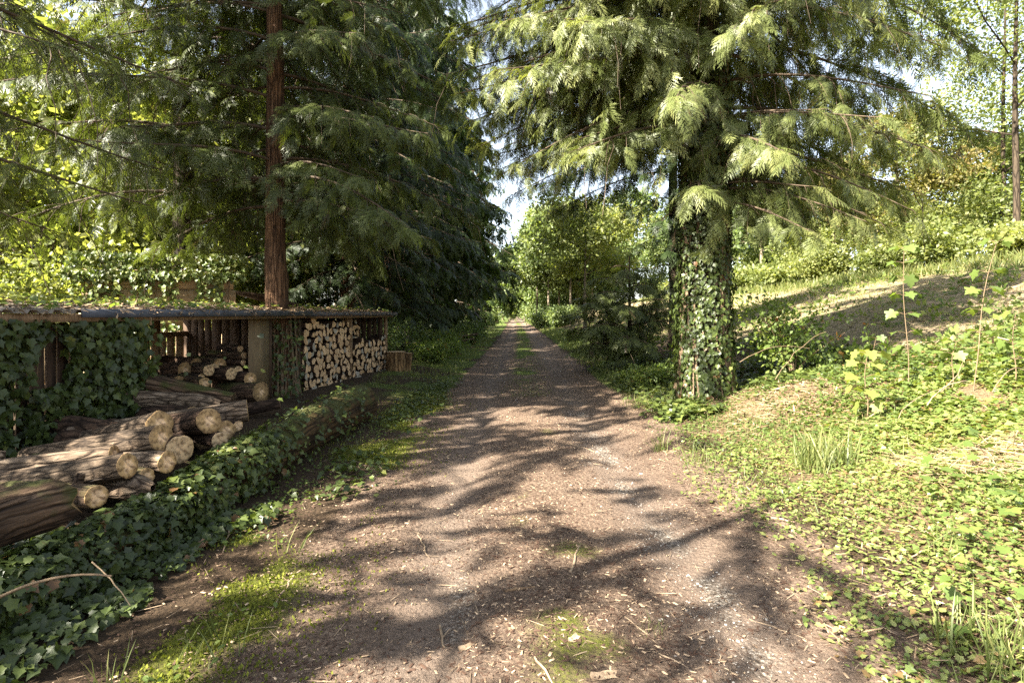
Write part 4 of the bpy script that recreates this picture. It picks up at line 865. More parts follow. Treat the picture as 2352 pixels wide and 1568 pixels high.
# chopping block and its split companion
def block(name, loc, r, h, label, tilt=0):
    g = Geo(); tube(g, [(0, 0, z) for z in np.linspace(-.04, h, 8)], np.full(8, r) * np.array([1.12, 1.05, 1, 1, 1, 1, 1, 1]), 26, wob=.10, seed=int(r * 100), cap=False)
    o = g.build(name, bark_block, smooth=True); o.location = loc; o.rotation_euler = (0, tilt, 0.4); tag(o, label, 'chopping block')
    c = Geo(); k = 26; a = np.arange(k) * 2 * pi / k; V = np.vstack([np.column_stack([r * .99 * np.cos(a), r * .99 * np.sin(a), np.full(k, h)]), [[0, 0, h + .01]]]); c.add(V, np.stack([np.arange(k), (np.arange(k) + 1) % k, np.full(k, k)], -1)); ce = c.build('cut_top', M['wedge']); ce.parent = o
    return o
bark_block = bark_mat('block_bark', (0.11, 0.06, 0.025), (0.27, 0.17, 0.08), (0.40, 0.28, 0.15), freq=7, stretch=.06, bump=.9)
block('chopping_block', (-3.12, 15.3, float(H(-3.12, 15.3))), .25, .52, 'upright sawn chopping block at the corner of the woodshed')
block('chopping_block', (-2.95, 15.75, float(H(-2.95, 15.75))), .15, .50, 'narrow upright block half behind the wider one', .06)
for E, A, L, r, m, lab in [((-2.5, 29.5, .42), (-.5, .86, 0), 2.2, .28, 'log_dark', 'dark rotting log in the heap beyond the nettles'), ((-2.05, 30.2, .25), (-.75, .66, 0), 2.0, .24, 'log_dark', 'lower dark log in the heap beyond the nettles'), ((-1.75, 29.2, .6), (-.9, -.35, -.12), 1.9, .045, 'log_pale', 'bleached branch laid across the far log heap'), ((-1.9, 28.6, .38), (-.8, -.3, -.12), 1.5, .04, 'log_pale', 'lower bleached branch on the far log heap'), ((-3.0, 24.2, .5), (-.3, .9, .1), 1.6, .2, 'log_brown', 'mossy brown log under the second verge cedar')]:
    make_log('log', E, A, L, r, r * .9, m, lab, group='log heap on the far verge', seed=int(E[1] * 3) % 40)

# plank wall and dim lean-to behind the shed
WP0, WP1 = np.array([-8.9, 11.75]), np.array([-6.15, 12.6]); WD = norm(WP1 - WP0); WN = np.array([WD[1], -WD[0]])
pw_ = empty('plank_wall', (-7.5, 12.2, .1), 'horizontal plank retaining wall behind the shed, topped and hung with ivy', 'wall')
for r_ in range(6):
    z = .1 + r_ * .415; g = Geo(); o_ = rnd(0, .012)
    V = [np.array([*(WP0 + WD * s_ + WN * n_), zz]) for s_ in (rnd(-.02, .02), 2.88 + rnd(-.03, .03)) for n_ in (-.06 + o_, o_) for zz in (z, z + .40)]
    g.add(V, [[0, 1, 3, 2], [4, 6, 7, 5], [0, 4, 5, 1], [2, 3, 7, 6], [0, 2, 6, 4], [1, 5, 7, 3]])
    g.build('plank', M['plank_h'], pw_)
lt = empty('lean_to', tuple(SH(13.5, 2.6, .1)), 'dark low lean-to with a litter-covered sloping roof behind the firewood bay', 'outbuilding')
g = Geo(); V = [SH(y, d, z) for (y, d, z) in ((13.3, 2.2, 2.12), (15.9, 2.2, 1.78), (15.9, 3.1, 1.88), (13.3, 3.1, 2.22))]; V2 = [v - [0, 0, .07] for v in V]
g.add(V + V2, [[0, 1, 2, 3], [7, 6, 5, 4], [0, 4, 5, 1], [1, 5, 6, 2], [2, 6, 7, 3], [3, 7, 4, 0]]); g.build('roof', M['plank_dark'], lt)
g = Geo(); prism_along(g, 13.4, 15.7, 2.35, 2.40, .1, 1.75); g.build('wall', M['plank_dark'], lt)
# ---------------------------------------------------------------- ivy and other creepers
def scatter(name, T, pos, nrm, sc, tint, mat, kind='stuff', label=None, cat=None, roll=None, parent=None, tipdir=None, group=None, geo=None):
    """flat leaves at pos whose upper side faces nrm"""
    n = len(pos); t = tipdir if tipdir is not None else randdir(n)
    d = norm(t - (t * nrm).sum(1, keepdims=True) * nrm); side = np.cross(nrm, d); Rm = np.stack([d, side, nrm], -1)
    g = geo or Geo(); inst(g, T, pos, Rm, sc, tint)
    if geo is not None: return
    o = g.build(name, M[mat], parent); return tag(o, label, cat, group, kind) if parent is None else o

def tilt_up(n, s): return norm(np.array([0, 0, 1.0]) + RNG.normal(0, s, (n, 3)) * [1, 1, .3])

# over the fallen trunk and the bank around it
n = 12500; y = 1.0 + 7.4 * RNG.random(n) ** 1.15; keep = RNG.random(n) < 1 - .90 * sstep(4.6, 6.4, y + .5 * (RNG.random(n) - .5)); y = y[keep]; n = len(y)
a = R(-35) + R(235) * RNG.random(n); rr = np.interp(y, [1, 4, 5.5, 8.75], [.14, .16, .23, .30]) + rnd(.0, .08, n)
cxx = -2.34 - .055 * (8.75 - y) * .9; zc = .27 - .13 * np.clip((7 - y) / 3, 0, 1)
p1_ = np.stack([cxx + rr * np.cos(a), y, zc + rr * np.sin(a)], 1); p1_[:, 0] += .22 * (fbm(y * 1.7, a, 47, 3) - .5) * np.cos(a); p1_[:, 2] += .12 * (fbm(y * 1.9, a, 48, 3) - .45) * np.sin(a)
nn1 = norm(np.stack([np.cos(a), RNG.normal(0, .35, n) - .15, np.sin(a) + .55], 1) + RNG.normal(0, .42, (n, 3)))
m = 21000; x2 = rnd(-4.7, -1.85, m); y2 = 1.0 + 6.2 * RNG.random(m) ** 1.2
lump = fbm(x2 * 1.6, y2 * 1.6, 41, 3); k = (lump > .34 + .5 * sstep(-2.2, -1.85, x2) + .5 * sstep(4.6, 6, y2)) & ((y2 < 3.6 + .9 * (lump - .3)) | (x2 > -2.75)) ; x2, y2, lump = x2[k], y2[k], lump[k]; m = len(x2)
p2_ = np.stack([x2, y2, H(x2, y2) + .02 + .16 * np.clip(lump - .25, 0, .6) * RNG.random(m) ** .6], 1); nn2 = norm(np.array([.25, -.2, 1.0]) + RNG.normal(0, .42, (m, 3)))
pos = np.vstack([p1_, p2_]); nn = np.vstack([nn1, nn2]); N_ = len(pos)
tn = np.clip(.42 + .5 * (fbm(pos[:, 0] * 1.3, pos[:, 1] * 1.3, 43, 2) - .5) + RNG.normal(0, .2, N_), .06, 1); tn[RNG.random(N_) < .02] = 0
scatter('ivy_bank', L_IVY, pos, nn, (.026 + .050 * RNG.random(N_) ** 1.2), tn, 'ivy', label='dark glossy ivy blanketing the bank and the near half of the fallen trunk', cat='ivy', tipdir=norm(RNG.normal(size=(N_, 3)) + [.35, -.35, -.4]))

# on the trunk of the big cedar
def trunk_ivy(x, y, r, z1, n, name, label, seed, dens=1.0, lean=(0, 0), flare=.38, mat='ivy', tint=.5):
    z = z1 * RNG.random(n) ** 1.05; a = rnd(0, 2 * pi, n); cov = fbm(np.cos(a) * 1.5 + seed, np.sin(a) * 1.5 + z * 1.1, seed, 3)
    k = cov > .20 + .12 * sstep(.6, 1, z / z1); z, a = z[k], a[k]; n = len(z); z0 = float(H(x, y))
    rad = r * (1 + flare * np.exp(-z / .55)) * 1.03 + .01 + (.05 + .22 * np.clip(fbm(np.cos(a) * 2 + 5, np.sin(a) * 2 + z * 1.6, seed + 4, 2) - .35, 0, 1)) * RNG.random(n) ** 1.2
    pos = np.stack([x + lean[0] * z + rad * np.cos(a), y + lean[1] * z + rad * np.sin(a), z0 + z], 1)
    nrm = norm(np.stack([np.cos(a), np.sin(a), np.full(n, .35)], 1) + RNG.normal(0, .30, (n, 3)))
    tn = np.clip(tint + RNG.normal(0, .16, n), .06, 1); tn[RNG.random(n) < .02] = 0
    g = Geo(); scatter(None, L_IVY, pos, nrm, .032 + .058 * RNG.random(n) ** 1.3, tn, mat, tipdir=norm(RNG.normal(0, .45, (n, 3)) + [0, 0, -1]), geo=g)
    e = empty(name, (x, y, z0), label, 'ivy'); g.build('leaves', M[mat], e, loc=(x, y, z0))
    s = Geo(); m = 46; a0 = rnd(0, 2 * pi, m); q = np.linspace(0, 1, 9); zz = q[None] * z1 * rnd(.5, 1.0, m)[:, None]
    aa = a0[:, None] + .5 * (vnoise(np.arange(m)[:, None] * 3.1, zz * 1.4, 6) - .5); rr = r * (1 + flare * np.exp(-zz / .55)) * 1.06
    tubes(s, np.stack([x + lean[0] * zz + rr * np.cos(aa), y + lean[1] * zz + rr * np.sin(aa), z0 + zz], -1), np.outer(rnd(.006, .026, m), 1 - .5 * q), 5)
    s.build('stems', M['twig'], e, loc=(x, y, z0)); return e
trunk_ivy(IX, IY, .36, 7.5, 15000, 'ivy', 'ivy with glossy mixed-green leaves wrapped round the big right-hand trunk', 3, tint=.46)
trunk_ivy(TX, TY, .25, 1.5, 420, 'ivy', 'sparse ivy climbing the red-barked trunk below the shed roof', 9)

# hanging over the open left bay of the shed
e = empty('ivy_curtain', tuple(SH(6, -.05, .1)), 'curtain of ivy hanging over the left bay of the shed', 'ivy'); g = Geo(); n = 5200
y = rnd(4.6, 7.15, n); z = rnd(.15, 1.6, n); cov = fbm(y * 2.2, z * .9, 51, 3); k = (cov > .33) & (RNG.random(n) < 1 - .75 * sstep(6.85, 7.15, y)); y, z = y[k], z[k]; n = len(y)
d = -.04 - .22 * RNG.random(n) ** 1.4; pos = np.stack([-5.626 + .14 * y - .99 * d, y + .139 * d, z], 1)
nrm = norm(np.array([.85, -.35, .35]) + RNG.normal(0, .4, (n, 3)))
scatter(None, L_IVY, pos, nrm, rnd(.05, .105, n), np.clip(.45 + RNG.normal(0, .17, n), .06, 1), 'ivy', tipdir=norm(RNG.normal(0, .45, (n, 3)) + [0, 0, -1]), geo=g); g.build('leaves', M['ivy'], e)
s = Geo(); m = 14; yy = rnd(4.7, 7.1, m); q = np.linspace(0, 1, 8)
S = np.stack([np.stack([*SH(a, -.02)[:2], 1.6]) + np.stack([.03 * np.sin(q * 6 + a), .05 * np.sin(q * 4 + a * 3), -q * rnd(.6, 1.45)], 1) for a in yy]); tubes(s, S, np.outer(rnd(.004, .009, m), 1 - .4 * q), 4); s.build('stems', M['twig'], e)
# bright creeper over the plank wall and the back rail
g = Geo(); e = empty('wall_creeper', (-7.5, 12.2, .2), 'sunlit creeper spilling over the plank wall behind the shed', 'creeper'); n = 4200
ws = rnd(-.3, 3.1, n); y = ws * 2; h = np.where(RNG.random(n) < .5, rnd(2.35, 2.95, n), 2.6 - 2.3 * RNG.random(n) ** 1.5); cov = fbm(y * 1.8, h * .5, 61, 3); k = (cov > .48) | (h > 2.40); y, h, ws = y[k], h[k], ws[k]; n = len(y)
off = rnd(.01, .20, n) - np.where(h > 2.55, rnd(0, .5, n), 0); pos = np.stack([WP0[0] + WD[0] * ws + WN[0] * off, WP0[1] + WD[1] * ws + WN[1] * off, h], 1); nrm = norm(np.array([.2, -.8, .5]) + RNG.normal(0, .45, (n, 3)))
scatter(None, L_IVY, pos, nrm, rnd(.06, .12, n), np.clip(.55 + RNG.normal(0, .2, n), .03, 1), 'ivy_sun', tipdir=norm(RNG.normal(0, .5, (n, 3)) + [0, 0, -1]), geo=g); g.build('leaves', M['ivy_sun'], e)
s = Geo(); m = 30; yy = rnd(0, 2.85, m); S = np.stack([np.array([*(WP0 + WD * a + WN * .03), 2.6]) + np.stack([.03 * np.sin(q * 6 + a), .06 * np.sin(q * 4 + a * 3), -q * rnd(.6, 2.0)], 1) for a in yy]); tubes(s, S, np.outer(rnd(.005, .01, m), 1 - .4 * q), 4); s.build('stems', M['twig'], e)
# litter and leaves on the shed roof
def on_roof(n): 
    y = rnd(4.6, 15.7, n); d = -.2 + 2.2 * RNG.random(n) ** 1.3; z = np.where(y < 11.05, 1.69 + .14 * (d + .22) / 2.27, 1.672 + .13 * (d + .22) / 2.27)
    return np.stack([-5.626 + .14 * y - .99 * d, y + .139 * d, z], 1), y
n = 5200; p, y = on_roof(n); p[:, 2] += .002 + .045 * RNG.random(n) ** 2; g = Geo()
inst(g, L_DIA, p, frames(randdir(n, .12), np.tile([0, 0, 1.0], (n, 1)) + RNG.normal(0, .3, (n, 3))), np.stack([rnd(.03, .16, n), rnd(.012, .05, n), rnd(.02, .05, n)], 1), rnd(.1, 1, n) )
m = 420; yy = rnd(4.7, 15.7, m); pe = np.stack([SH(a, -.215 - rnd(0, .05), rnd(1.655, 1.715) - (.02 if a > 11 else 0)) for a in yy]); inst(g, L_DIA, pe, frames(norm(RNG.normal(0, 1, (m, 3)) * [1, 1, .4] + [.5, 0, -.35]), np.tile([0, 0, 1.0], (m, 1)) + RNG.normal(0, .3, (m, 3))), np.stack([rnd(.04, .15, m), rnd(.012, .035, m), rnd(.02, .05, m)], 1), rnd(.1, 1, m))
tag(g.build('leaf_litter', M['litter']), 'dead sprays and needles littering the shed roof', 'leaf litter', None, 'stuff')
n = 900; p, y = on_roof(n); k = (y < 9.5) | (RNG.random(n) < .35); p = p[k]; n = len(p); p[:, 2] += rnd(.02, .10, n)
scatter('roof_ivy', L_IVY, p, tilt_up(n, .5), rnd(.05, .10, n), np.clip(.6 + RNG.normal(0, .2, n), .05, 1), 'ivy_sun', label='straggling ivy creeping over the shed roof', cat='ivy')
# stray ivy on the log heap, posts and firewood
pos = np.vstack([np.array([W(rnd(345, 640), rnd(740, 930), rnd(6.2, 8.8)) for _ in range(14)]), np.array([W(rnd(625, 700), rnd(760, 930), rnd(9.3, 9.9)) for _ in range(70)])]); n = len(pos)
scatter('stray_ivy', L_IVY, pos, norm(np.array([.5, -.6, .5]) + RNG.normal(0, .4, (n, 3))), rnd(.04, .085, n), np.clip(.5 + RNG.normal(0, .18, n), .05, 1), 'ivy', label='stray ivy tendrils in front of the open bay', cat='ivy')

# ---------------------------------------------------------------- ground cover
def area(n, fx0, fx1, y0, y1, p=1.0):
    """points spread over the ground, more of them near the camera for larger p"""
    y = y0 + (y1 - y0) * RNG.random(n) ** p; return rnd(fx0, fx1, n), y
# leafy cover of the right bank
n = 190000; y = 1.7 + 9.3 * RNG.random(n) ** 1.15; x = rnd(1.5, 10.0, n); k = (x < .98 * y + .8); x, y = x[k], y[k]
d = x - cx(y); dens = sstep(1.45, 2.3, d + .55 * (1 - sstep(2.5, 6.5, y)) + .7 * (fbm(x * .8, y * .8, 71, 3) - .5)); pat = fbm(x * 1.5, y * 1.5, 72, 3)
hump = np.exp(-((x - 4.05) / .85) ** 2 - ((y - 8.0) / .95) ** 2)
far = sstep(9.6, 7.8, y - .05 * (x - 3)) 
straw = np.exp(-((x - 4.4) / .8) ** 2 - ((y - 4.9) / .35) ** 2)
k = RNG.random(len(x)) < dens * sstep(.14, .36, pat) * (1 - .93 * hump) * far * (1 - .75 * straw) * (.55 + .45 * sstep(1.8, 2.8, d)); x, y, d, pat = x[k], y[k], d[k], pat[k]; n = len(x)
lift = (.015 + .16 * np.clip(pat - .3, 0, .5) + .12 * sstep(3.4, 5, d) * pat) * RNG.random(n) ** .7
pos = np.stack([x, y, H(x, y) + lift], 1); sc = (.014 + .034 * RNG.random(n) ** 1.4) * (1 + .75 * sstep(2.6, 4.2, d)) 
tn = np.clip(.58 + .6 * (fbm(x * .7, y * .7, 73, 3) - .5) + RNG.normal(0, .15, n) - .22 * sstep(5.5, 8.5, y), .07, 1); tn[RNG.random(n) < .05] = 0
L_ = RNG.random(n) < .55
g = Geo()
for T, s_ in ((L_IVY, L_), (L_OVAL, ~L_)):
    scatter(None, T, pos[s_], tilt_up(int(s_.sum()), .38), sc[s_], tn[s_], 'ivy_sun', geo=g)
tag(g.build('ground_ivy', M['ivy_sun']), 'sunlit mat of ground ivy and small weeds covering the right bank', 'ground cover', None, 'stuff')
n = 3000; y = 1.9 + 7 * RNG.random(n); d = rnd(1.4, 4.5, n); x = cx(y) + d; k = fbm(x * 1.3, y * 1.3, 121, 3) > .5; VG = (x[k], y[k])
# broad leaves in the lower right corner
n = 420; x = rnd(1.9, 5.6, n); y = rnd(2.7, 6.0, n); k = (x > .70 * y + .25 * fbm(x * 2, y * 2, 3, 2)) & (x < .95 * y); x, y = x[k], y[k]; n = len(x); pos = np.stack([x, y, H(x, y) + rnd(.08, .28, n)], 1)
scatter('broad_weeds', L_MAPLE, pos, tilt_up(n, .3), rnd(.05, .10, n), np.clip(.45 + RNG.normal(0, .2, n), .1, 1), 'maple', label='broad-leaved weeds crowding the lower right corner', cat='weeds', tipdir=norm(RNG.normal(size=(n, 3)) + [-.3, -.3, 0]))
# shaded ivy and weeds by the ivy-clad trunk and along the right verge
n = 11000; x = rnd(1.9, 6.4, n); y = 8.2 + 7 * RNG.random(n) ** 1.6; d = x - cx(y); pat = fbm(x * 1.2, y * 1.2, 81, 3)
k = (RNG.random(n) < sstep(1.6, 2.3, d) * sstep(.34, .52, pat) * (1 - sstep(.30, .55, (x - 3.6) / 6.5 * sstep(9.5, 11, y))) * (1 - .9 * np.exp(-((x - 4.05) / .85) ** 2 - ((y - 8.0) / .95) ** 2))); x, y = x[k], y[k]; n = len(x)
pos = np.stack([x, y, H(x, y) + .02 + .12 * RNG.random(n)], 1)
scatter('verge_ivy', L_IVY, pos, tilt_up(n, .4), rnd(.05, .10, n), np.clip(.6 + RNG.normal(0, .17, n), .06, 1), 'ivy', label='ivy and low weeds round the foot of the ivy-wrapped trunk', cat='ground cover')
# moss cushions and tiny plants on the left verge
n = 26000; y = 1.5 + 9 * RNG.random(n) ** 1.5; x = -1.62 + RNG.normal(0, .34, n); n1 = fbm(x * .9, y * .9, 21, 4)
k = RNG.random(n) < sstep(.42, .56, n1); x, y = x[k], y[k]; n = len(x); pos = np.stack([x, y, H(x, y) + .008], 1)
inst_g = Geo(); inst(inst_g, L_DIA, pos, frames(norm(RNG.normal(0, .55, (n, 3)) + [0, 0, .8]), randdir(n)), rnd(.010, .026, n), rnd(.1, 1, n)); tag(inst_g.build('moss', M['moss']), 'yellow-green moss cushions along the left edge of the track', 'moss', None, 'stuff')
n = 3600; y = 1.5 + 10 * RNG.random(n) ** 1.5; x = rnd(-2.25, -1.2, n); k = RNG.random(n) < sstep(-1.15, -1.9, x) * sstep(.35, .6, fbm(x * 1.6, y * 1.6, 91, 3)); x, y = x[k], y[k]; n = len(x)
scatter('small_weeds', L_OVAL, np.stack([x, y, H(x, y) + rnd(.01, .05, n)], 1), tilt_up(n, .35), rnd(.018, .048, n), np.clip(.45 + RNG.normal(0, .18, n), .1, 1), 'maple', label='tiny round-leaved weeds on the left verge', cat='weeds')

# wood chips, twigs and straw
def bits(name, x, y, l0, l1, wr, mat, label, cat, lift=.006, flat=.10, tint=None, p=2.0):
    n = len(x); l = l0 + (l1 - l0) * RNG.random(n) ** p; pos = np.stack([x, y, H(x, y) + .008 + lift * RNG.random(n)], 1)
    V = np.array([(-.5, -.22, 0), (-.34, .5, 0), (.5, .16, 0), (.3, -.5, 0), (-.3, .1, .55), (.34, -.08, .5)]); F = np.array([(0, 3, 5), (0, 5, 4), (2, 1, 4), (2, 4, 5), (1, 0, 4), (3, 2, 5)])
    wd_ = l * wr * rnd(.6, 1.5, n) + .0018
    g = Geo(); inst(g, (V, F, np.zeros(6)), pos, frames(randdir(n, flat), np.tile([0, 0, 1.0], (n, 1)) + RNG.normal(0, .25, (n, 3))), np.stack([l, wd_, wd_ * .35], 1), rnd(0, 1, n) if tint is None else tint)
    return tag(g.build(name, M[mat]), label, cat, None, 'stuff')
n = 115000; y = 1.7 + 12 * RNG.random(n) ** 1.8; x = cx(y) + RNG.normal(0, 1.35, n); d = x - cx(y)
rt = np.maximum(np.exp(-((d + .82) / .26) ** 2), np.exp(-((d - .8) / .28) ** 2)); k = (RNG.random(n) < (1 - .72 * rt) * (.25 + sstep(.3, .6, fbm(x * 1.3, y * 1.3, 95, 3)))) & (np.abs(x) < .95 * y + .2) & (x > -2.05); x, y = x[k], y[k]
bits('wood_chips', x, y, .004, .042, .30, 'chip', 'wood chips and bark bits strewn over the dirt track', 'wood chips', tint=np.clip(.02 + .78 * RNG.random(len(x)) ** 3.2, 0, 1), p=3.2)
n = 1500; y = 1.7 + 9 * RNG.random(n) ** 1.5; x = rnd(-2.1, 3.0, n); bits('twigs', x, y, .03, .17, .025, 'stick', 'thin dry twigs lying about the track', 'twigs', lift=.012)
n = 5200; y = 1.8 + 9.5 * RNG.random(n); x = rnd(1.6, 8, n); k = x < .97 * y + .3; x, y = x[k], y[k]; bits('straw', x, y, .02, .14, .05, 'litter', 'dry straw and leaf bits under the ground ivy', 'straw', lift=.05, tint=rnd(.5, 1, len(x)))
n = 2600; x = RNG.normal(4.05, .6, n); y = RNG.normal(8.0, .65, n); bits('dead_litter', x, y, .03, .25, .06, 'litter', 'hump of dry brown litter right of the ivy-wrapped trunk', 'litter', lift=.05, tint=rnd(.2, 1, n))
n = 2600; x = rnd(3.4, 5.4, n); y = rnd(4.4, 5.4, n); k = RNG.random(n) < np.exp(-((x - 4.4) / .8) ** 2 - ((y - 4.9) / .35) ** 2); bits('dry_stalks', x[k], y[k], .1, .5, .015, 'litter', 'patch of flattened dry stalks among the ground ivy', 'dry stalks', lift=.07, tint=rnd(.7, 1, int(k.sum())))
n = 15000; y = 7.5 + 45 * RNG.random(n) ** 1.5; x = rnd(3.6, 14.5, n); k = (x < .97 * y) & (x > 4 + .4 * np.sin(y)); x, y = x[k], y[k]; bits('brush_litter', x, y, .05, .42, .07, 'litter', 'chopped brush and straw littering the cleared hillside', 'litter', lift=.05, tint=np.clip(.25 + .75 * RNG.random(len(x)), 0, 1))
n = 1700; y = 1.8 + 8 * RNG.random(n) ** 1.4; d = .74 + RNG.normal(0, .16, n); x = cx(y) + d; k = fbm(x * .9, y * .9, 21, 4) * .45 + fbm(x * 2.6, y * 2.6, 22, 4) * .6 > .44; bits('gravel', x[k], y[k], .004, .018, .8, 'stone', 'pale gravel showing in the right wheel rut', 'gravel', lift=.004)
n = 16000; y = 8.5 + 40 * RNG.random(n) ** 1.5; x = rnd(4.5, 14, n); k = (x < .97 * y) & (x > 5 + .6 * np.sin(y * 1.3)) & (fbm(x * .8, y * .8, 111, 3) > .40); HG = (x[k], y[k])
# low weeds on the hillside
n = 3600; y = 8.5 + 40 * RNG.random(n) ** 1.4; x = rnd(3.8, 15, n); k = (x < .97 * y) & (fbm(x * .7, y * .7, 97, 3) > .47); x, y = x[k], y[k]; n = len(x); g = Geo(); put_clusters(g, np.stack([x, y, H(x, y) + .06], 1), rnd(.10, .30, n), rnd(.2, .9, n)); tag(g.build('hillside_weeds', M['maple']), 'low green weeds sprouting over the cleared hillside', 'weeds', None, 'stuff')

def blades(geo, x, y, hgt, spread=.35, tint=None, wf=1.0):
    n = len(x); d = norm(np.stack([RNG.normal(0, spread, n), RNG.normal(0, spread, n), np.ones(n)], 1)); V, F, t = BLADE
    dist = np.sqrt(x * x + y * y); s = np.stack([hgt, hgt * wf * np.maximum(1, dist / 9), hgt], 1)
    inst(geo, (V, F, t), np.stack([x, y, H(x, y) - .005], 1), frames(d, randdir(n)), s, tint if tint is not None else np.clip(.55 + RNG.normal(0, .2, n), 0, 1), bend=rnd(.1, .6, n))
def grass(name, x, y, h0, h1, label, **kw):
    g = Geo(); blades(g, x, y, rnd(h0, h1, len(x)), **kw); return tag(g.build(name, M['grass']), label, 'grass', None, 'stuff')
n = 16000; y = 6.5 + 50 * RNG.random(n) ** 1.9; x = rnd(-3.2, -1.0, n); d = x - cx(y); k = (RNG.random(n) < sstep(-1.75, -2.1, d + .5 * (fbm(x, y, 101, 3) - .5)) * sstep(.28, .5, fbm(x * .9, y * .9, 102, 3))); k &= (y > 11) | (RNG.random(n) < .25); grass('grass', x[k], y[k], .04, .14, 'green grass along the left verge')
n = 20000; y = 9.5 + 60 * RNG.random(n) ** 1.7; d = rnd(1.4, 4.2, n); x = cx(y) + d; k = (RNG.random(n) < sstep(1.5, 2.0, d) * (1 - sstep(2.2, 3.8, d + .9 * (fbm(x, y, 104, 3) - .5))) * sstep(.3, .5, fbm(x * .9, y * .9, 103, 3))); grass('grass', x[k], y[k], .05, .20, 'green grass along the right verge')
n = 4500; y = 11 + 45 * RNG.random(n) ** 1.5; x = cx(y) + RNG.normal(0, .26, n); grass('grass', x, y, .03, .09, 'low grass strip between the wheel ruts')
grass('hill_grass', HG[0], HG[1], .04, .16, 'thin pale grass on the cleared hillside', tint=np.clip(.5 + RNG.normal(0, .3, len(HG[0])), 0, 1))
n = 16000; y = 14.5 + 45 * RNG.random(n) ** 1.3; x = rnd(12.2, 16, n); k = RNG.random(n) < sstep(12.2, 13.4, x); grass('grass', x[k], y[k], .15, .42, 'tall pale grass along the crest of the clearing', wf=.6, tint=np.clip(.6 + RNG.normal(0, .22, int(k.sum())), 0, 1))
grass('verge_grass', VG[0], VG[1], .05, .2, 'thin grass blades among the sunlit ground ivy', wf=.6)
n = 2600; y = 5.0 + 9 * RNG.random(n) ** 1.2; x = rnd(-2.05, -1.0, n); k = RNG.random(n) < sstep(-1.0, -1.7, x) * sstep(.3, .5, fbm(x * 1.1, y * 1.1, 131, 3)); scatter('verge_weeds', L_IVY, np.stack([x[k], y[k], H(x[k], y[k]) + rnd(.01, .09, int(k.sum()))], 1), tilt_up(int(k.sum()), .45), rnd(.03, .075, int(k.sum())), np.clip(.5 + RNG.normal(0, .2, int(k.sum())), .1, 1), 'ivy', label='low dark weeds beside the fallen mossy trunk', cat='weeds')
for (x0, y0, n, sp, h0, h1, lab) in [(3.02, 5.55, 190, .16, .18, .42, 'large tuft of tall grass among the sunlit ground ivy'), (1.72, 6.6, 26, .06, .12, .32, 'small grass tuft at the right edge of the track'), (1.95, 6.0, 24, .08, .10, .26, 'sparse grass tuft just before the large tuft'), (2.22, 2.62, 130, .13, .10, .30, 'grass tuft in the lower right corner'), (2.75, 3.7, 26, .10, .10, .26, 'thin grass tuft among the leaves at lower right'), (-1.45, 2.75, 26, .11, .08, .22, 'thin grass tuft on the mossy left verge'), (-1.75, 2.45, 14, .05, .10, .22, 'few upright blades at the lower left of the track'), (.72, 2.9, 34, .05, .04, .10, 'tiny grass tuft in the middle of the track'), (-1.55, 3.9, 12, .06, .10, .24, 'few grass blades beside the moss patch'), (2.35, 5.3, 20, .1, .08, .2, 'wispy grass tuft left of the large tuft')]:
    g = Geo(); x = x0 + np.clip(RNG.normal(0, sp, n), -1.3 * sp, 1.3 * sp); y = y0 + np.clip(RNG.normal(0, sp, n), -1.3 * sp, 1.3 * sp); blades(g, x, y, rnd(h0, h1, n), .28, wf=.7); tag(g.build('grass_tuft', M['grass'], loc=(x0, y0, float(H(x0, y0)))), lab, 'grass', 'grass tufts')

# ---------------------------------------------------------------- saplings and sticks
def sapling(x, y, h, label, nodes_, ls, lean=(0, 0), tint=.5, red=0.0):
    z0 = float(H(x, y)); e = empty('maple_sapling', (x, y, z0), label, 'sapling', 'maple saplings'); s, lf = Geo(), Geo(); q = np.linspace(0, 1, 10)
    P = np.stack([x + lean[0] * q ** 1.4 + .02 * np.sin(q * 7), y + lean[1] * q, z0 - .03 + h * q], 1); tube(s, P, np.linspace(.007, .003, 10), 5)
    for i, t in enumerate(nodes_):
        p = np.array([np.interp(t, q, P[:, c]) for c in range(3)]); a0 = i * 1.57 + rnd(-.3, .3); last = i == len(nodes_) - 1
        for kx in range(4):
            a = a0 + pi * kx + (pi / 2 if kx > 1 else 0); l = ls * rnd(.7, 1.1); pe = p + np.array([math.cos(a), math.sin(a), rnd(.1, .4)]) * l
            tube(s, [p, (p + pe) / 2 + [0, 0, .01], pe], [.003, .0022, .002], 4, cap=False)
            d = np.array([[math.cos(a), math.sin(a), -.55]]); nr = norm(np.array([[0, 0, 1.0]]) + RNG.normal(0, .35, (1, 3)) + d * [.55, .55, 0])
            scatter(None, L_MAPLE, pe[None], nr, np.array([ls * rnd(.75, 1.2)]), np.array([0.0 if RNG.random() < red else min(1, tint + rnd(-.12, .15))]), 'maple', tipdir=d, geo=lf)
    s.build('stem', M['twig'], e, loc=(x, y, z0)); lf.build('leaves', M['maple'], e, loc=(x, y, z0))
def at_px(u, y, x=None): return (u * .43537 - 512) / 568.9 * y
sapling(at_px(2085, 7.2), 7.2, 1.85, 'tallest thin maple sapling with paired leaves against the sunny slope', [.32, .42, .55, .68, .8, .9, 1.0], .13, (-.06, 0), .45)
sapling(at_px(2235, 6.6), 6.6, 1.75, 'maple sapling at right, leaning with a flat-topped leaf cluster', [.4, .55, .68, .8, 1.0], .13, (.26, 0), .48)
sapling(at_px(1990, 6.6), 6.6, .78, 'short sunlit yellow-green maple sapling right of the dark hollow', [.25, .45, .65, .85, 1.0], .14, (0, 0), .82)
sapling(at_px(2185, 6.9), 6.9, .60, 'small maple sapling in the ivy below the leaning one', [.5, .75, 1.0], .12, (.05, 0), .55)
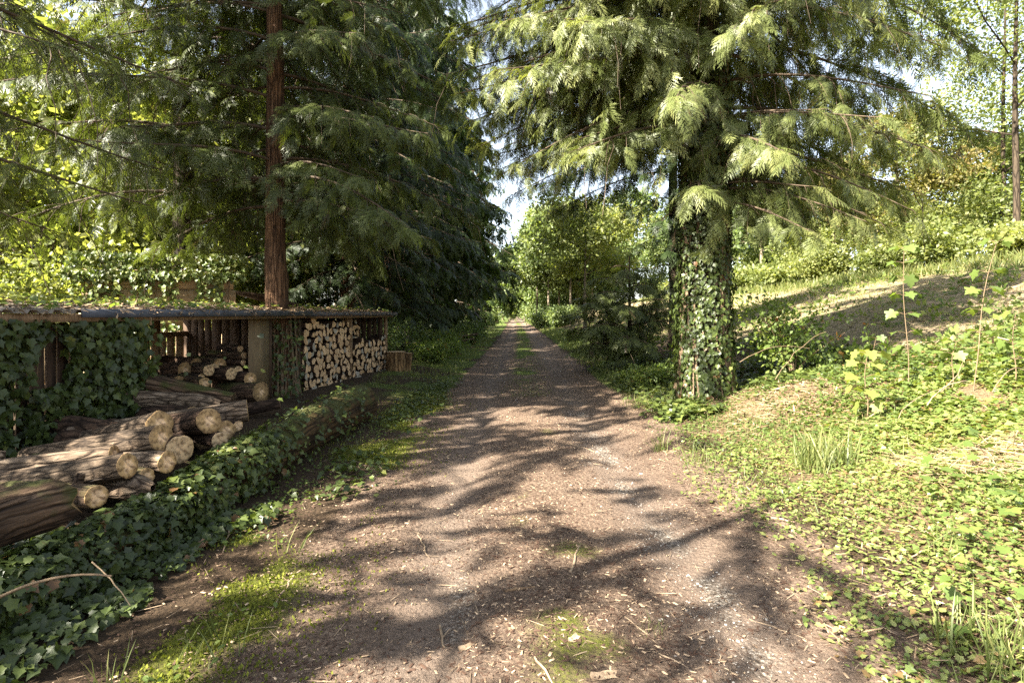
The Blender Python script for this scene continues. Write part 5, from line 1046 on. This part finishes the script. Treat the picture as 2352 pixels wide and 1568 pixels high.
sapling(at_px(2330, 6.4), 6.4, .85, 'maple sapling cut by the right edge of the picture', [.4, .6, .8, 1.0], .12, (0, 0), .5)
sapling(at_px(2010, 8.6), 8.6, .55, 'low maple sapling in the shade behind the sunlit one', [.5, .8, 1.0], .12, (0, 0), .4)
shrub(4.75, 9.6, 1.35, .85, 'spreading elder bush in the shade right of the ivy-wrapped trunk', ncl=330, cs=.17, mat='maple', tint=.42, name='elder_bush', stems=12)
shrub(3.75, 16.2, 1.1, .5, 'small fresh green bush at the foot of the shaded cedar', ncl=240, cs=.17, mat='maple', tint=.5, stems=7)
shrub(2.95, 11.6, .6, .6, 'low leafy clump left of the ivy-wrapped trunk', ncl=260, cs=.14, mat='maple', tint=.4, stems=8)
def stick(p0, p1, r, arch, label, mat='stick', fork=None):
    g = Geo(); q = np.linspace(0, 1, 9)[:, None]; p0, p1 = np.array(p0, float), np.array(p1, float)
    P = p0 + (p1 - p0) * q + np.array([0, 0, arch]) * 4 * q * (1 - q) + RNG.normal(0, .012 * np.linalg.norm(p1 - p0), (9, 3)) * [1, 1, .3]
    P[:, 2] = np.maximum(P[:, 2], H(P[:, 0], P[:, 1]) + r * .6) if arch >= 0 else P[:, 2]
    tube(g, P, r * np.linspace(1, .55, 9), 7, wob=.15, tint=rnd(.3, .9))
    if fork: tube(g, P[5] + np.array(fork) * np.linspace(0, 1, 5)[:, None], r * np.linspace(.6, .25, 5), 5)
    return tag(g.build('stick', M[mat]), label, 'stick', 'fallen sticks')
def gp(u, v, lift=.0):
    """the ground point seen at a pixel of the photograph, found by marching along the line of sight"""
    dx, dz = (u * .43537 - 512) / 568.9, -(v * .43537 - 313) / 568.9
    for t in np.arange(1.2, 40, .01):
        if CAM_H + dz * t < H(dx * t, t): break
    return np.array([dx * t, t, float(H(dx * t, t)) + lift])
stick(W(-30, 1385, 2.55), W(265, 1320, 2.6), .008, .05, 'bent grey branch arching over the ivy at lower left', 'twig')
stick(W(210, 1290, 2.9), W(300, 1388, 2.8), .004, .02, 'thin curled vine twig over the ivy at lower left', 'litter')
for (a, b, r, lab) in [((685, 1312), (625, 1405), .009, 'straight brown stick on the mossy left verge'), ((530, 1200), (515, 1270), .008, 'short grey stick at the rim of the ivy bank'), ((1310, 1315), (1330, 1255), .010, 'short pale stick in the middle of the track'), ((1160, 1362), (1230, 1350), .012, 'dark curved stick in the shade on the track'), ((1405, 1395), (1520, 1490), .006, 'long thin tan twig on the sunny part of the track'), ((1720, 1425), (1875, 1480), .006, 'pale twig at the right of the gravel rut'), ((1815, 1355), (1942, 1487), .006, 'bent pale twig with a sprig of leaves beside it'), ((1770, 1190), (1822, 1200), .009, 'bleached chip of wood at the edge of the ground ivy'), ((1220, 1500), (1280, 1590), .007, 'broken twig at the bottom middle of the picture'), ((1010, 1440), (1020, 1490), .009, 'knobbly forked twig at the lower middle left'), ((960, 1225), (985, 1290), .006, 'thin curved twig on the left half of the track'), ((1500, 1500), (1590, 1540), .006, 'thin straight twig at the bottom right of the track'), ((1310, 1020), (1375, 1040), .009, 'split pale stick far up the track by the right rut'), ((2140, 1260), (2080, 1290), .007, 'dry stalk lying on the ground ivy'), ((2190, 1090), (2330, 1130), .008, 'long dry stalk in the flattened patch'), ((2020, 1010), (2060, 1030), .008, 'pale stub of stick among the ground ivy'), ((870, 1070), (880, 1085), .012, 'little crooked branch on the left half of the track')]:
    stick(gp(*a), gp(*b), r, .012, lab, 'stick' if 'dark' not in lab else 'litter', fork=(.03, .05, .02) if 'fork' in lab else None)
for (u0, v0, u1, v1, y, r, lab) in [(2160, 900, 2220, 830, 6.6, .006, 'pale bare stalk standing in the ivy, forked at the top'), (2130, 930, 2240, 880, 6.3, .005, 'long pale bramble cane arching over the ivy at right'), (2040, 985, 2180, 890, 6.2, .0045, 'second pale cane leaning in the ivy'), (1700, 830, 1860, 800, 8.3, .005, 'dark bramble cane arching in front of the elder bush'), (1780, 870, 1900, 760, 8.2, .0045, 'thin brown cane slanting through the elder bush'), (2280, 900, 2352, 850, 6.2, .007, 'grey cane at the right edge')]:
    stick(W(u0, v0, y), W(u1, v1, y + .2), r, -.02 if 'stalk' in lab else .12, lab, 'stick' if 'pale' in lab else 'twig', fork=(.12, .05, .2) if 'forked' in lab else None)
# bark flakes
for (u, v, s, rz, lab) in [(1390, 1558, .07, .2, 'curled bark flake at the bottom of the picture'), (1320, 1470, .05, 1.0, 'bark flake in the sunny lower middle of the track'), (1170, 1440, .045, 2.0, 'brown bark flake just left of the sunny patch'), (1075, 1490, .05, .6, 'bark flake at the lower left of the track')]:
    p = gp(u, v, .01); g = Geo(); xx, yy = np.meshgrid(np.linspace(-1, 1, 9), np.linspace(-.4, .4, 6)); zz = .12 * yy ** 2 * 3 + .05 * np.sin(xx * 3); mask = 1 - .18 * vnoise(xx * 3 + u, yy * 5, 3)
    V = np.stack([xx * s * mask, yy * s * mask, zz * s], -1).reshape(-1, 3); i = np.arange(5)[:, None] * 9; j = np.arange(8)[None]; F = np.stack([i + j, i + j + 1, i + j + 10, i + j + 9], -1).reshape(-1, 4); g.add(V, F); g.add(V - [0, 0, .006], F[:, ::-1])
    o = g.build('bark_flake', M['chip']); o.location = p; o.rotation_euler = (.1, .1, rz); tag(o, lab, 'bark')
